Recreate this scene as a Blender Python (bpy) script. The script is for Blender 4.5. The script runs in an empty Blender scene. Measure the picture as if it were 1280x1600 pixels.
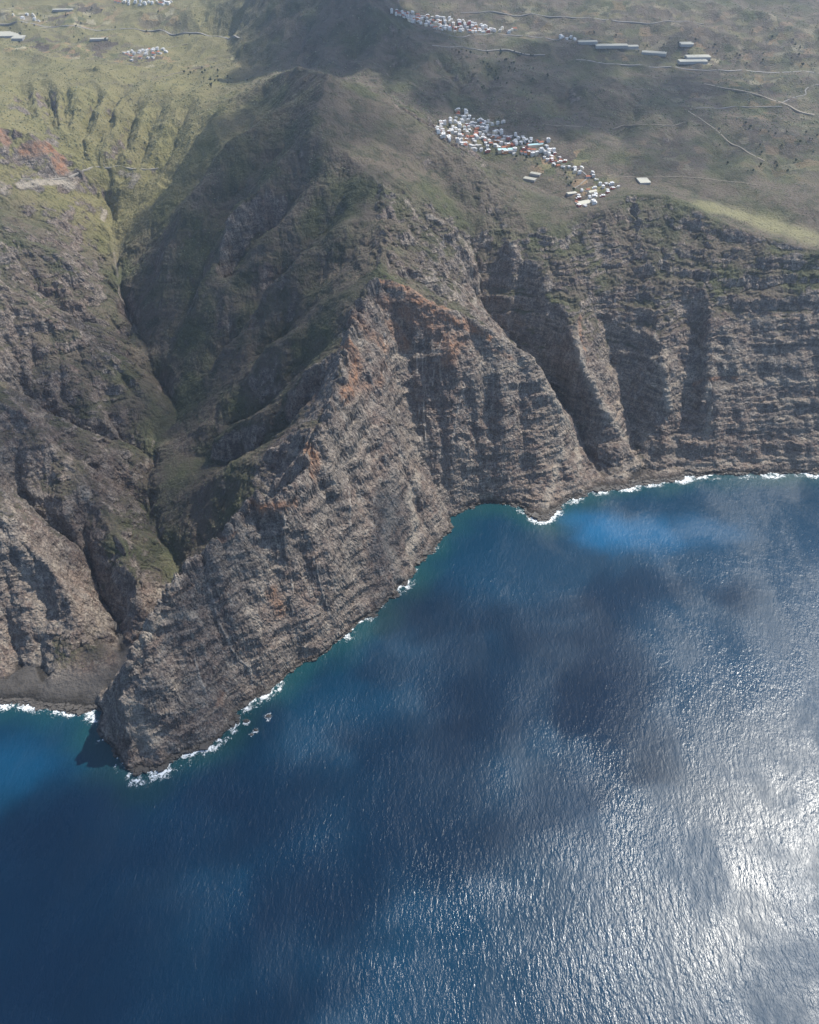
import bpy, math, random
import numpy as np

# ------------------------------------------------------------------ camera
CAM_Z, PITCH, FOC = 1700.0, math.radians(41.0), 1300.0       # FOC: focal length in pixels of a 1280 x 1600 frame
sc = bpy.context.scene
cam_data = bpy.data.cameras.new("camera")
cam = bpy.data.objects.new("camera", cam_data)
sc.collection.objects.link(cam)
cam.location = (0, 0, CAM_Z)
cam.rotation_euler = (math.pi / 2 - PITCH, 0, 0)
cam_data.sensor_fit = 'VERTICAL'
cam_data.sensor_height = 24.0
cam_data.lens = 24.0 * FOC / 1600.0
cam_data.clip_start = 5.0
cam_data.clip_end = 120000.0
sc.camera = cam

# ------------------------------------------------------------------ sky, sun, exposure
SUN_AZ, SUN_EL = math.radians(52.0), math.radians(53.0)       # azimuth clockwise from +Y (straight ahead)
world = bpy.data.worlds.new("World")
sc.world = world
world.use_nodes = True
wn = world.node_tree
sky = wn.nodes.new("ShaderNodeTexSky")
sky.sky_type = 'NISHITA'
sky.sun_disc = False
sky.sun_elevation = SUN_EL
sky.sun_rotation = SUN_AZ
sky.altitude = 1000.0
wn.links.new(sky.outputs[0], wn.nodes["Background"].inputs[0])
wn.nodes["Background"].inputs[1].default_value = 0.15
SUN_DIR = np.array([math.sin(SUN_AZ) * math.cos(SUN_EL), math.cos(SUN_AZ) * math.cos(SUN_EL), math.sin(SUN_EL)])
sun_data = bpy.data.lights.new("sun", 'SUN')
sun_data.energy = 4.6
sun_data.angle = math.radians(0.53)
sun_data.color = (1.0, 0.95, 0.86)
sun = bpy.data.objects.new("sun", sun_data)
sun.rotation_euler = (math.pi / 2 - SUN_EL, 0, math.pi - SUN_AZ)
sc.collection.objects.link(sun)
sc.view_settings.view_transform = 'Standard'
sc.view_settings.look = 'None'
sc.view_settings.gamma = 1.0
sc.view_settings.exposure = 0.6
sc.view_settings.use_curve_mapping = False
sc.cycles.max_bounces = 6
sc.cycles.volume_bounces = 0
sc.cycles.transparent_max_bounces = 16

# ------------------------------------------------------------------ helpers
CT, ST = math.cos(PITCH), math.sin(PITCH)


def ground(px, py, z):
    """Surveyed point: where a sight line of the photograph meets height z."""
    cx, cy = (px - 640.0) / FOC, (800.0 - py) / FOC
    dy, dz = CT + cy * ST, -ST + cy * CT
    t = (z - CAM_Z) / dz
    return np.array([cx * t, dy * t, z])


rng0 = np.random.RandomState(7)
PERM = np.concatenate([rng0.permutation(256)] * 3).astype(np.int32)
G2 = np.stack([np.cos(np.arange(256) * 2.399963), np.sin(np.arange(256) * 2.399963)], 1).astype(np.float32)
_g3 = rng0.normal(size=(256, 3)); _g3 /= np.linalg.norm(_g3, axis=1)[:, None]
G3 = (_g3 * 1.4).astype(np.float32)
R256 = rng0.rand(256).astype(np.float32)
R256B = rng0.rand(256).astype(np.float32)


def noise2(x, y, seed=0):
    ix = np.floor(x).astype(np.int32); iy = np.floor(y).astype(np.int32)
    fx = (x - ix).astype(np.float32); fy = (y - iy).astype(np.float32)
    ux = fx * fx * fx * (fx * (fx * 6 - 15) + 10); uy = fy * fy * fy * (fy * (fy * 6 - 15) + 10)
    ix = (ix + seed * 37) & 255; iy = (iy + seed * 91) & 255

    def g(a, b):
        k = PERM[((ix + a) & 255) + PERM[(iy + b) & 255]]
        return G2[k, 0] * (fx - a) + G2[k, 1] * (fy - b)
    n0 = g(0, 0); n0 = n0 + ux * (g(1, 0) - n0)
    n1 = g(0, 1); n1 = n1 + ux * (g(1, 1) - n1)
    return (n0 + uy * (n1 - n0)) * 1.4


def noise3(x, y, z, seed=0):
    ix = np.floor(x).astype(np.int32); iy = np.floor(y).astype(np.int32); iz = np.floor(z).astype(np.int32)
    fx = (x - ix).astype(np.float32); fy = (y - iy).astype(np.float32); fz = (z - iz).astype(np.float32)
    ux = fx * fx * (3 - 2 * fx); uy = fy * fy * (3 - 2 * fy); uz = fz * fz * (3 - 2 * fz)
    ix = (ix + seed * 37) & 255; iy = (iy + seed * 91) & 255; iz = (iz + seed * 53) & 255
    out = None
    lay = []
    for c in (0, 1):
        pz = PERM[(iz + c) & 255]
        row = []
        for b in (0, 1):
            py = PERM[((iy + b) & 255) + pz]
            vals = []
            for a in (0, 1):
                k = PERM[((ix + a) & 255) + py]
                vals.append(G3[k, 0] * (fx - a) + G3[k, 1] * (fy - b) + G3[k, 2] * (fz - c))
            row.append(vals[0] + ux * (vals[1] - vals[0]))
        lay.append(row[0] + uy * (row[1] - row[0]))
    return lay[0] + uz * (lay[1] - lay[0])


def fbm2(x, y, octs, seed=0, gain=0.5):
    s = 0; a = 1.0
    for o in range(octs):
        s = s + a * noise2(x * 2 ** o, y * 2 ** o, seed + o * 3)
        a *= gain
    return s


def sstep(a, b, x):
    t = np.clip((x - a) / (b - a), 0, 1)
    return t * t * (3 - 2 * t)


# ------------------------------------------------------------------ terrain survey: ridges, spurs, gullies, coast
COAST = [(-900, 1040), (-500, 1060), (-200, 1085), (0, 1095), (60, 1100), (100, 1110), (158, 1114), (152, 1140), (168, 1165), (188, 1195), (210, 1222),
         (250, 1206), (290, 1187), (330, 1162), (362, 1135), (372, 1108), (420, 1077), (470, 1042), (520, 1008), (560, 978),
         (600, 945), (640, 905), (660, 875), (690, 840), (712, 804), (735, 790), (770, 786), (798, 786), (818, 800), (840, 814),
         (858, 812), (872, 796), (910, 774), (950, 766), (1000, 758), (1060, 749), (1120, 743), (1200, 740), (1280, 740),
         (1400, 745), (1600, 760), (2000, 790), (2600, 830)]
LINES = {
 # crest of the headland, from the sea up to the high shoulder
 'crest': [(206, 1195, 15), (192, 1130, 95), (194, 1070, 175), (200, 1025, 240), (213, 1000, 268), (250, 948, 318), (254, 922, 345), (300, 885, 362),
           (328, 852, 385), (338, 838, 392), (380, 805, 412), (393, 776, 432), (412, 785, 425), (440, 780, 428), (468, 748, 440), (490, 690, 468), (515, 640, 500),
           (530, 592, 530), (548, 530, 570), (560, 475, 610), (590, 435, 645)],
 'ridge_up': [(590, 435, 645), (600, 400, 662), (598, 340, 700), (590, 283, 755)],
 'ridge_top': [(512, 113, 950), (497, 168, 893), (482, 205, 855), (530, 228, 815), (590, 283, 755), (640, 318, 702), (690, 348, 648), (738, 398, 555)],
 'crest_right': [(590, 435, 645), (640, 452, 612), (690, 478, 565), (740, 500, 510), (790, 528, 450), (835, 557, 380), (855, 605, 295), (878, 640, 215), (878, 700, 115), (862, 775, 20)],
 'rib_a': [(560, 500, 585), (575, 560, 510), (600, 640, 390), (618, 720, 255), (655, 775, 140), (680, 830, 35)],
 'rec_a': [(620, 500, 530), (640, 560, 430), (640, 640, 310), (655, 710, 190), (690, 770, 80)],
 'rib_b': [(700, 520, 510), (715, 580, 400), (705, 650, 280)],
 # summit ridge to the left and its gullies
 'left_sky': [(512, 113, 950), (460, 113, 880), (410, 131, 790), (380, 142, 740), (340, 148, 705), (290, 141, 702), (240, 126, 712), (185, 124, 702), (150, 101, 735),
              (135, 117, 700), (60, 113, 705), (0, 111, 710), (-150, 105, 730), (-500, 100, 800)],
 # stream of the big gorge
 'stream': [(172, 330, 385), (178, 390, 340), (186, 450, 298), (210, 505, 262), (240, 580, 226), (268, 622, 200), (273, 655, 182), (235, 715, 155), (218, 760, 136),
            (238, 815, 108), (262, 865, 84), (285, 905, 60), (268, 960, 38), (230, 1015, 20), (165, 1075, 8)],
 'spur_l6': [(160, 790, 190), (190, 850, 165), (215, 910, 125), (225, 950, 90)],
 # left wall of the gorge
 'spur_l1': [(-200, 170, 780), (-60, 190, 735), (0, 205, 705), (55, 222, 655), (78, 224, 640), (100, 245, 590), (130, 275, 525), (160, 305, 450), (173, 333, 392)],
 'gul_l1': [(-100, 330, 590), (0, 335, 545), (70, 350, 490), (120, 365, 430), (168, 385, 348)],
 'spur_l2': [(-200, 300, 730), (0, 355, 570), (80, 395, 485), (140, 440, 400), (183, 472, 312)],
 'gul_l2': [(-150, 440, 560), (0, 420, 500), (60, 450, 445), (130, 490, 360), (200, 520, 262)],
 'spur_l3': [(-200, 400, 660), (0, 450, 525), (100, 515, 410), (180, 572, 318), (250, 632, 218)],
 'gul_l3': [(-80, 560, 430), (0, 570, 385), (40, 600, 340), (95, 640, 290), (160, 665, 240), (235, 690, 172)],
 'spur_l4': [(-200, 540, 560), (0, 620, 415), (70, 680, 335), (120, 740, 255), (160, 790, 190)],
 'gul_l4': [(-100, 720, 350), (0, 730, 305), (60, 780, 240), (105, 822, 180), (140, 880, 112), (165, 935, 65), (190, 990, 38), (215, 1020, 22)],
 'spur_l5': [(-200, 740, 440), (-50, 780, 340), (0, 800, 300), (60, 870, 215), (105, 930, 140), (140, 990, 60)],
 'gul_l5': [(-100, 900, 220), (0, 905, 190), (35, 960, 120), (60, 1010, 50)],
 'beach_top': [(-400, 1040, 18), (-200, 1050, 18), (0, 1062, 17), (80, 1064, 18), (140, 1066, 16), (165, 1075, 14)],
 'left_far': [(-700, 300, 950), (-700, 600, 800), (-700, 900, 550), (-700, 1000, 350)],
 # plateau to the right of the summit
 'sky_right': [(512, 113, 950), (560, 131, 905), (620, 165, 850), (660, 194, 808), (703, 230, 765), (760, 264, 700), (830, 302, 632), (900, 330, 606), (935, 330, 622), (985, 303, 645),
               (1040, 303, 645), (1090, 330, 620), (1180, 368, 582), (1280, 393, 555), (1500, 425, 540), (2200, 500, 560)],
 'spur_r2': [(703, 230, 765), (735, 262, 712), (770, 300, 660), (787, 345, 605), (802, 388, 550), (870, 460, 445), (900, 510, 388), (906, 560, 332), (940, 620, 218), (980, 690, 82), (1000, 735, 12)],
 'hollow': [(600, 190, 832), (650, 235, 768), (700, 292, 676), (738, 355, 588), (750, 420, 488), (746, 470, 405), (800, 530, 300), (850, 592, 205), (890, 640, 132), (906, 664, 98), (924, 720, 30), (940, 762, 2)],
 'gul_r2': [(850, 350, 604), (890, 390, 548), (932, 436, 468), (950, 520, 318), (970, 600, 188), (992, 680, 66), (1008, 738, 4)],
 'spur_r3': [(985, 303, 645), (995, 380, 540), (1020, 460, 435), (1036, 570, 285), (1045, 640, 160), (1035, 705, 60)],
 'gul_r3': [(1070, 400, 528), (1088, 470, 418), (1092, 520, 320), (1080, 590, 218), (1065, 660, 104), (1052, 732, 6)],
 'spur_r4': [(1090, 330, 620), (1105, 420, 500), (1110, 500, 388), (1108, 560, 300), (1108, 620, 205), (1128, 700, 62)],
 # behind: village valley, hills, far plain
 'dip_back': [(700, 205, 655), (760, 250, 604), (830, 290, 578), (900, 318, 578)],
 'valley_v': [(690, 160, 690), (722, 182, 662), (760, 212, 640), (850, 255, 615), (930, 300, 596), (1000, 286, 598), (1060, 290, 600), (1150, 330, 575), (1280, 362, 548), (1500, 390, 530)],
 'slope_v': [(720, 120, 740), (800, 165, 705), (880, 200, 685), (960, 230, 655), (1060, 250, 640), (1180, 285, 615), (1280, 330, 580)],
 'knoll': [(880, 95, 760), (940, 108, 755), (985, 135, 735), (1005, 165, 700)],
 'knoll_b': [(1020, 130, 715), (1060, 170, 685)],
 'back_l': [(-400, 60, 700), (0, 62, 692), (150, 92, 668), (250, 110, 660), (330, 128, 655), (395, 134, 662)],
 'back_l2': [(-400, 20, 740), (0, 25, 735), (150, 40, 715), (300, 55, 705), (375, 62, 700)],
 'hill_c': [(350, 60, 705), (362, 90, 680), (410, 118, 690)],
 'hill_crest': [(385, 60, 760), (412, 35, 835), (438, 5, 910), (455, -30, 990)],
 'hill_face': [(560, -30, 1020), (580, 20, 930), (600, 70, 840), (640, 120, 765), (690, 160, 695)],
 'far': [(-900, -15, 800), (-300, -15, 800), (0, -15, 790), (300, -15, 800), (455, -30, 990), (620, -30, 1000)],
 'far_town': [(600, 15, 870), (700, 45, 815), (780, 55, 800), (900, 70, 795), (1000, 80, 785), (1280, 115, 750), (1700, 130, 760)],
 'far_r': [(700, -10, 900), (900, 5, 890), (1100, 20, 880), (1280, 30, 880), (1800, 30, 900)],
 'far_r2': [(600, -60, 1010), (800, -60, 960), (1280, -60, 960), (1900, -60, 960)],
}
DX = 8.0
X0, X1, Y0, Y1 = -4200.0, 4200.0, 500.0, 9300.0
NX, NY = int((X1 - X0) / DX) + 1, int((Y1 - Y0) / DX) + 1


def densify(pts, step):
    pts = np.asarray(pts, float)
    out = []
    for a, b in zip(pts[:-1], pts[1:]):
        n = max(1, int(np.linalg.norm((b - a)[:2]) / step))
        out.append(a + (b - a) * (np.arange(n) / n)[:, None])
    out.append(pts[-1:])
    return np.concatenate(out)


coast_w = np.array([ground(a, b, 0.0) for a, b in COAST])
cd = densify(coast_w, 4.0)
RELIEF = {'gul_l1': -20, 'gul_l2': -26, 'gul_l3': -30, 'gul_l4': -26, 'gul_l5': -24, 'spur_l2': 10, 'spur_l3': 16, 'spur_l4': 14, 'spur_l5': 14,
          'gul_r2': -6, 'gul_r3': 20, 'spur_r3': 2, 'spur_r4': -4, 'spur_r2': 4, 'hollow': -8, 'rec_a': -12, 'rib_a': 8}


def survey(name, pts):
    w = densify([ground(*p) for p in pts], 4.0)
    t = np.linspace(0, 1, len(w))
    w[:, 2] += RELIEF.get(name, 0) * np.minimum(1, 5 * t * (1 - t))
    return w


cons = [survey(n, v) for n, v in LINES.items()]
cons.append(cd)
tan = np.gradient(cd[:, :2], axis=0); tan /= np.linalg.norm(tan, axis=1)[:, None] + 1e-9
sea_nrm = np.stack([tan[:, 1], -tan[:, 0]], 1)             # towards the water
for off, dep in ((70, -22), (260, -60)):
    o = cd.copy(); o[:, :2] += sea_nrm * off; o[:, 2] = dep
    # drop points that come back near the shore on the other side
    cc = coast_w[:, :2]
    dense = cd[::3, :2]
    d2 = ((o[::2, None, :2] - dense[None]) ** 2).sum(2).min(1)
    cons.append(o[::2][d2 > (off * 0.8) ** 2])
edge = [np.array([[x, Y0, -90.0] for x in np.arange(X0, X1, 8)]),
        np.array([[x, Y1, 1250.0] for x in np.arange(X0, X1, 8)])]
cons += edge
CP = np.concatenate(cons)


def rasterise(dx, nx, ny):
    ix = np.clip(np.round((CP[:, 0] - X0) / dx).astype(int), 0, nx - 1)
    iy = np.clip(np.round((CP[:, 1] - Y0) / dx).astype(int), 0, ny - 1)
    k = iy * nx + ix
    s = np.bincount(k, CP[:, 2], nx * ny); c = np.bincount(k, minlength=nx * ny)
    m = c > 0
    v = np.zeros(nx * ny); v[m] = s[m] / c[m]
    return v.reshape(ny, nx), m.reshape(ny, nx)


def upsample(a, ny, nx):
    yy = np.linspace(0, a.shape[0] - 1, ny); xx = np.linspace(0, a.shape[1] - 1, nx)
    y0 = np.minimum(yy.astype(int), a.shape[0] - 2); x0 = np.minimum(xx.astype(int), a.shape[1] - 2)
    fy = (yy - y0)[:, None]; fx = (xx - x0)[None]
    return (a[y0][:, x0] * (1 - fy) * (1 - fx) + a[y0][:, x0 + 1] * (1 - fy) * fx
            + a[y0 + 1][:, x0] * fy * (1 - fx) + a[y0 + 1][:, x0 + 1] * fy * fx)


H = None
for lev, its in ((5, 400), (4, 300), (3, 250), (2, 200), (1, 120), (0, 60)):
    dx = DX * 2 ** lev
    nx, ny = int((X1 - X0) / dx) + 1, int((Y1 - Y0) / dx) + 1
    V, M = rasterise(dx, nx, ny)
    H = np.full((ny, nx), 300.0) if H is None else upsample(H, ny, nx)
    H = H.astype(np.float32); V = V.astype(np.float32)
    H[M] = V[M]
    for it in range(its):
        P = np.pad(H, 1, mode='edge')
        H = 0.25 * (P[:-2, 1:-1] + P[2:, 1:-1] + P[1:-1, :-2] + P[1:-1, 2:])
        H[M] = V[M]


def blur(a, n):
    for _ in range(n):
        P = np.pad(a, 1, mode='edge')
        a = 0.25 * P[1:-1, 1:-1] + 0.125 * (P[:-2, 1:-1] + P[2:, 1:-1] + P[1:-1, :-2] + P[1:-1, 2:]) + \
            0.0625 * (P[:-2, :-2] + P[2:, :-2] + P[:-2, 2:] + P[2:, 2:])
    return a


# gullies cut into the slopes: surveyed course, depth, half-width
CUTS = [
        ([(30, 125), (45, 170), (75, 215)], 37, 28), ([(68, 125), (82, 190), (100, 230), (135, 268)], 51, 28), ([(105, 130), (100, 180), (115, 225), (140, 270)], 40, 22), ([(152, 135), (125, 215), (135, 250), (155, 290)], 61, 28),
        ([(190, 135), (170, 180), (145, 235), (155, 280), (165, 310)], 54, 26), ([(215, 150), (195, 200), (178, 250), (172, 300), (172, 328)], 68, 30), ([(255, 150), (225, 215), (200, 270), (180, 320)], 44, 26), ([(300, 160), (260, 225), (220, 290), (190, 350)], 40, 28),
        ([(0, 470), (60, 515), (130, 560), (215, 610)], 24, 24), ([(60, 640), (120, 690), (170, 735), (210, 765)], 24, 24), ([(30, 380), (90, 430), (150, 480), (195, 500)], 20, 24), ([(0, 850), (50, 905), (80, 960), (100, 1010)], 26, 22), ([(80, 850), (115, 905), (140, 960), (160, 1010)], 24, 20),
        ([(328, 930), (338, 985), (350, 1040), (362, 1090)], 26, 20), ([(432, 885), (438, 920), (448, 975)], 24, 18), ([(500, 800), (520, 860), (560, 930)], 16, 18), ([(270, 960), (275, 1020), (300, 1090)], 14, 18), ([(560, 700), (590, 780), (615, 850)], 16, 18),
        ([(812, 610), (820, 680), (826, 740), (815, 785)], 26, 18), ([(760, 560), (758, 640), (765, 720)], 20, 18), ([(690, 560), (690, 640), (700, 720)], 18, 16), ([(660, 500), (668, 560), (672, 620)], 18, 14),
        ([(1150, 420), (1160, 520), (1165, 620), (1160, 700)], 9, 30), ([(1230, 420), (1225, 520), (1230, 640)], 8, 30), ([(860, 430), (880, 500), (885, 580)], 20, 20), ([(820, 420), (840, 480), (855, 540)], 24, 22), ([(980, 400), (990, 480), (1005, 560)], 10, 22), ([(1060, 380), (1050, 460), (1058, 540)], 9, 22),
        ([(500, 10), (470, 60), (480, 108)], 50, 60), ([(575, 20), (545, 70), (525, 112)], 45, 60), ([(640, 60), (610, 100), (600, 145)], 40, 55), ([(690, 90), (720, 130), (712, 175)], 40, 45), ([(760, 90), (765, 130), (750, 170)], 30, 40),
        ([(905, 110), (880, 150), (850, 190)], 34, 50), ([(1000, 150), (985, 185), (960, 225)], 34, 45), ([(1060, 180), (1050, 215), (1020, 255)], 28, 45), ([(1150, 200), (1130, 240), (1090, 275)], 26, 45), ([(1240, 220), (1220, 260), (1190, 300)], 26, 45)]


def pick_plan(pts):
    p = np.asarray(pts, float)
    cx, cy = (p[:, 0] - 640.0) / FOC, (800.0 - p[:, 1]) / FOC
    d = np.stack([cx, CT + cy * ST, -ST + cy * CT], 1)
    t = np.arange(1000, 8000, 6.0)
    q = d[:, None, :] * t[None, :, None]
    k = np.clip((CAM_Z + q[..., 2] < samp(H, q[..., 0], q[..., 1])).argmax(1), 1, None)
    w = d * t[k][:, None]
    return np.stack([w[:, 0], w[:, 1], CAM_Z + w[:, 2]], 1)


def samp(a, x, y):
    u = np.clip((x - X0) / DX, 0, a.shape[1] - 1.001); v = np.clip((y - Y0) / DX, 0, a.shape[0] - 1.001)
    i = u.astype(np.int32); j = v.astype(np.int32)
    fu = (u - i).astype(np.float32); fv = (v - j).astype(np.float32)
    nx = a.shape[1]; f = a.ravel(); k = j * nx + i
    return (f[k] * (1 - fu) + f[k + 1] * fu) * (1 - fv) + (f[k + nx] * (1 - fu) + f[k + nx + 1] * fu) * fv


# ribs and ravines of the big flank: surveyed on the first surface, lifted or sunk, then the surface is relaxed again
FLANK = [(-44, [(455, 200), (382, 266), (346, 322), (322, 380), (305, 432), (290, 485), (268, 555)]), (-30, [(470, 285), (430, 335), (398, 364), (365, 400), (345, 450)]),
         (-46, [(540, 305), (503, 337), (470, 368), (454, 383), (430, 425), (416, 446), (362, 506), (322, 572), (290, 630)]), (-36, [(560, 385), (497, 416), (470, 450), (445, 490), (400, 535), (352, 585), (316, 625)]),
         (-34, [(535, 510), (500, 535), (460, 575), (410, 620), (360, 650), (310, 665)]), (-38, [(520, 565), (476, 612), (425, 662), (372, 695), (310, 705), (270, 700)]), (-34, [(470, 710), (440, 755), (405, 768), (355, 800), (312, 840), (285, 872)]),
         (24, [(470, 152), (405, 205), (350, 255), (300, 320), (268, 390), (250, 450), (238, 520)]), (26, [(470, 230), (420, 290), (375, 340), (345, 395), (322, 450), (300, 520), (280, 580)]), (26, [(520, 265), (480, 320), (440, 365), (400, 410), (370, 450), (345, 500), (312, 560)]),
         (28, [(575, 340), (520, 375), (480, 405), (450, 445), (405, 495), (360, 545), (325, 590)]), (26, [(570, 450), (520, 480), (480, 520), (430, 560), (380, 610), (330, 640)]), (24, [(535, 550), (490, 585), (440, 635), (390, 668), (330, 688)]), (24, [(500, 660), (450, 700), (400, 728), (350, 755), (310, 770), (275, 790)]),
         (-26, [(420, 170), (350, 215), (290, 280), (250, 340), (222, 400)]), (14, [(385, 165), (320, 215), (265, 280), (232, 345), (210, 400)]), (-20, [(340, 180), (285, 240), (240, 310), (205, 370)])]
extra = []
BULGE = 0.7
for d_, px_ in FLANK:
    pk = pick_plan(px_)
    a_, b_ = pk[0, :2], pk[-1, :2]                            # ribs run straight down to the stream in plan: the flank bulges
    pts = []
    for (u_, v_), q_ in zip(px_, pk):
        r1, r2 = ground(u_, v_, 0.0)[:2], b_ - a_
        s_ = np.clip((a_[1] * r1[0] - a_[0] * r1[1]) / (r2[0] * r1[1] - r2[1] * r1[0] + 1e-9), 0, 1)
        c_ = a_ + s_ * r2
        zs = CAM_Z * (1 - np.hypot(*c_) / np.hypot(*r1))
        pts.append(ground(u_, v_, q_[2] + BULGE * np.clip(zs - q_[2], -40, 160)))
    w_ = densify(pts, 4.0)
    t_ = np.linspace(0, 1, len(w_))
    w_[:, 2] += 1.6 * d_ * np.minimum(1, np.minimum(0.1 + 3.5 * t_, 0.1 + 2.5 * (1 - t_))) * (1 + 0.3 * np.sin(np.arange(len(w_)) * 0.11))
    extra.append(w_)
CP = np.concatenate([CP] + extra)
for lev, its in ((2, 60), (1, 80), (0, 60)):
    dx = DX * 2 ** lev
    V, M = rasterise(dx, int((X1 - X0) / dx) + 1, int((Y1 - Y0) / dx) + 1)
    H = upsample(H, *V.shape).astype(np.float32); V = V.astype(np.float32)
    H[M] = V[M]
    for it in range(its):
        P = np.pad(H, 1, mode='edge')
        H = 0.25 * (P[:-2, 1:-1] + P[2:, 1:-1] + P[1:-1, :-2] + P[1:-1, 2:])
        H[M] = V[M]
cut = np.zeros_like(H)
Hd = blur(H, 5)
DGY, DGX = np.gradient(Hd, DX)


def trace(p, bias, kb_, n_max=160):
    """follow the fall line from p, leaning a little towards bias"""
    out = [p]
    for _ in range(n_max):
        x_, y_ = out[-1]
        g_ = -np.array([float(samp(DGX, np.array([x_]), np.array([y_]))[0]), float(samp(DGY, np.array([x_]), np.array([y_]))[0])])
        l_ = np.linalg.norm(g_)
        if l_ < 0.12:
            break
        d_ = g_ / l_ + kb_ * bias
        d_ /= np.linalg.norm(d_)
        out.append((x_ + d_[0] * 9, y_ + d_[1] * 9))
    return np.array(out)


TR = []
rt = random.Random(11)
for px_ in [(0, 365), (30, 400), (-20, 440), (60, 440), (0, 500), (70, 520), (20, 560), (90, 590), (0, 640), (50, 660), (100, 690), (0, 720), (60, 745), (-20, 790), (30, 830), (90, 840), (0, 880), (60, 920), (20, 950), (130, 520), (150, 590), (170, 640), (130, 420), (120, 760), (150, 830), (110, 900)]:
    p_ = pick_plan([px_])[0]
    tr_ = trace((p_[0], p_[1]), np.array([0.2, -0.98]), 0.15, 50)
    if len(tr_) > 8:
        TR.append((tr_, rt.uniform(30, 58), rt.uniform(14, 24)))
GXc = X0 + np.arange(NX) * DX; GYc = Y0 + np.arange(NY) * DX
for px_, dep_, wid_ in CUTS + TR:
    w_ = densify(pick_plan(px_), 6.0) if isinstance(px_, list) else densify(np.c_[px_, px_[:, 0] * 0], 6.0)
    t_ = np.linspace(0, 1, len(w_))
    ta = np.minimum(1, np.minimum(0.15 + t_ * 3.0, 0.05 + (1 - t_) * 2.4)) * dep_
    for p_, a_ in zip(w_, ta):
        R_ = wid_ * 2.6
        j0, j1 = max(0, int((p_[1] - R_ - Y0) / DX)), min(NY, int((p_[1] + R_ - Y0) / DX) + 2)
        i0, i1 = max(0, int((p_[0] - R_ - X0) / DX)), min(NX, int((p_[0] + R_ - X0) / DX) + 2)
        dd = np.sqrt((GXc[None, i0:i1] - p_[0]) ** 2 + (GYc[j0:j1, None] - p_[1]) ** 2) / wid_
        cut[j0:j1, i0:i1] = np.maximum(cut[j0:j1, i0:i1], a_ * (0.45 * np.exp(-dd * 1.6) * np.clip(2.6 - dd, 0, 1) + 0.55 * np.clip(1 - dd / 1.9, 0, 1)))
H = np.where(H > 12, np.maximum(H - cut, np.minimum(H, 10)), H).astype(np.float32)
Hs = blur(H, 1)
CREST = np.zeros((NY, NX), np.float32)
for nm in ('crest', 'rib_a', 'ridge_up', 'spur_l1', 'spur_r3', 'spur_r4'):
    for p in survey(nm, LINES[nm]):
        CREST[int(round((p[1] - Y0) / DX)), int(round((p[0] - X0) / DX))] = 1.0 if nm == 'crest' else 0.6
CRN = np.clip(blur(np.where(CREST > 0.9, 1.0, 0.0).astype(np.float32), 2) * 2.6, 0, 1)
CREST = np.clip(blur(CREST, 6) * 5.0, 0, 1)
Hb = blur(H, 14)
GY, GX = np.gradient(Hb, DX)
SY, SX = np.gradient(blur(H, 4), DX)
STEEP = np.sqrt(SX ** 2 + SY ** 2)


def samp(a, x, y):
    u = np.clip((x - X0) / DX, 0, a.shape[1] - 1.001); v = np.clip((y - Y0) / DX, 0, a.shape[0] - 1.001)
    i = u.astype(np.int32); j = v.astype(np.int32)
    fu = (u - i).astype(np.float32); fv = (v - j).astype(np.float32)
    nx = a.shape[1]; f = a.ravel(); k = j * nx + i
    return (f[k] * (1 - fu) + f[k + 1] * fu) * (1 - fv) + (f[k + nx] * (1 - fu) + f[k + nx + 1] * fu) * fv


# signed distance to the coast on the coarse grid (positive inland), by brushing the coast line out
def coast_distance():
    gx = X0 + np.arange(NX) * DX; gy = Y0 + np.arange(NY) * DX
    poly = coast_w[:, :2]
    inside = np.zeros((NY, NX), bool)
    closed = np.concatenate([[[-9000, 20000]], [[-9000, poly[0, 1]]], poly, [[9000, poly[-1, 1]]], [[9000, 20000]]])
    for a, b in zip(closed, np.roll(closed, -1, 0)):
        if a[1] == b[1]:
            continue
        rows = (gy > min(a[1], b[1])) & (gy <= max(a[1], b[1]))
        if not rows.any():
            continue
        xi = a[0] + (gy[rows] - a[1]) * (b[0] - a[0]) / (b[1] - a[1])
        inside[rows] ^= gx[None, :] < xi[:, None]
    d = np.full((NY, NX), 1e6, np.float32)
    for p in densify(coast_w, 24.0):
        j0, j1 = max(0, int((p[1] - Y0 - 500) / DX)), min(NY, int((p[1] - Y0 + 500) / DX))
        i0, i1 = max(0, int((p[0] - X0 - 500) / DX)), min(NX, int((p[0] - X0 + 500) / DX))
        if j1 <= j0 or i1 <= i0:
            continue
        q = (gx[i0:i1][None] - p[0]) ** 2 + (gy[j0:j1][:, None] - p[1]) ** 2
        np.minimum(d[j0:j1, i0:i1], q, out=d[j0:j1, i0:i1])
    d = np.minimum(np.sqrt(d), 500.0)
    return np.where(inside, d, -d)


CD = coast_distance()


# rounded, soil-covered surfaces (the old plateau right of the summit, fields): a smooth mask on the coarse grid
SMOOTH_PX = [(560, 150, 900, 150), (620, 200, 830, 150), (560, 200, 860, 110), (640, 260, 750, 120), (690, 310, 650, 90), (600, 240, 800, 90), (700, 260, 730, 90), (735, 350, 580, 55), (530, 135, 930, 80)]


def plan_blobs(items, soft=0.5):
    gx = (X0 + np.arange(NX) * DX)[None]; gy = (Y0 + np.arange(NY) * DX)[:, None]
    m = np.zeros((NY, NX), np.float32)
    for px, py, z, r in items:
        p = ground(px, py, z)
        m = np.maximum(m, sstep(r * (1 + soft), r * (1 - soft), np.sqrt((gx - p[0]) ** 2 + (gy - p[1]) ** 2)))
    return m


SMOOTH = plan_blobs(SMOOTH_PX)
SETTLED = plan_blobs([(740, 205, 645, 170), (820, 232, 628, 170), (900, 280, 605, 150), (690, 38, 820, 220), (225, 85, 670, 150)])


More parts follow.
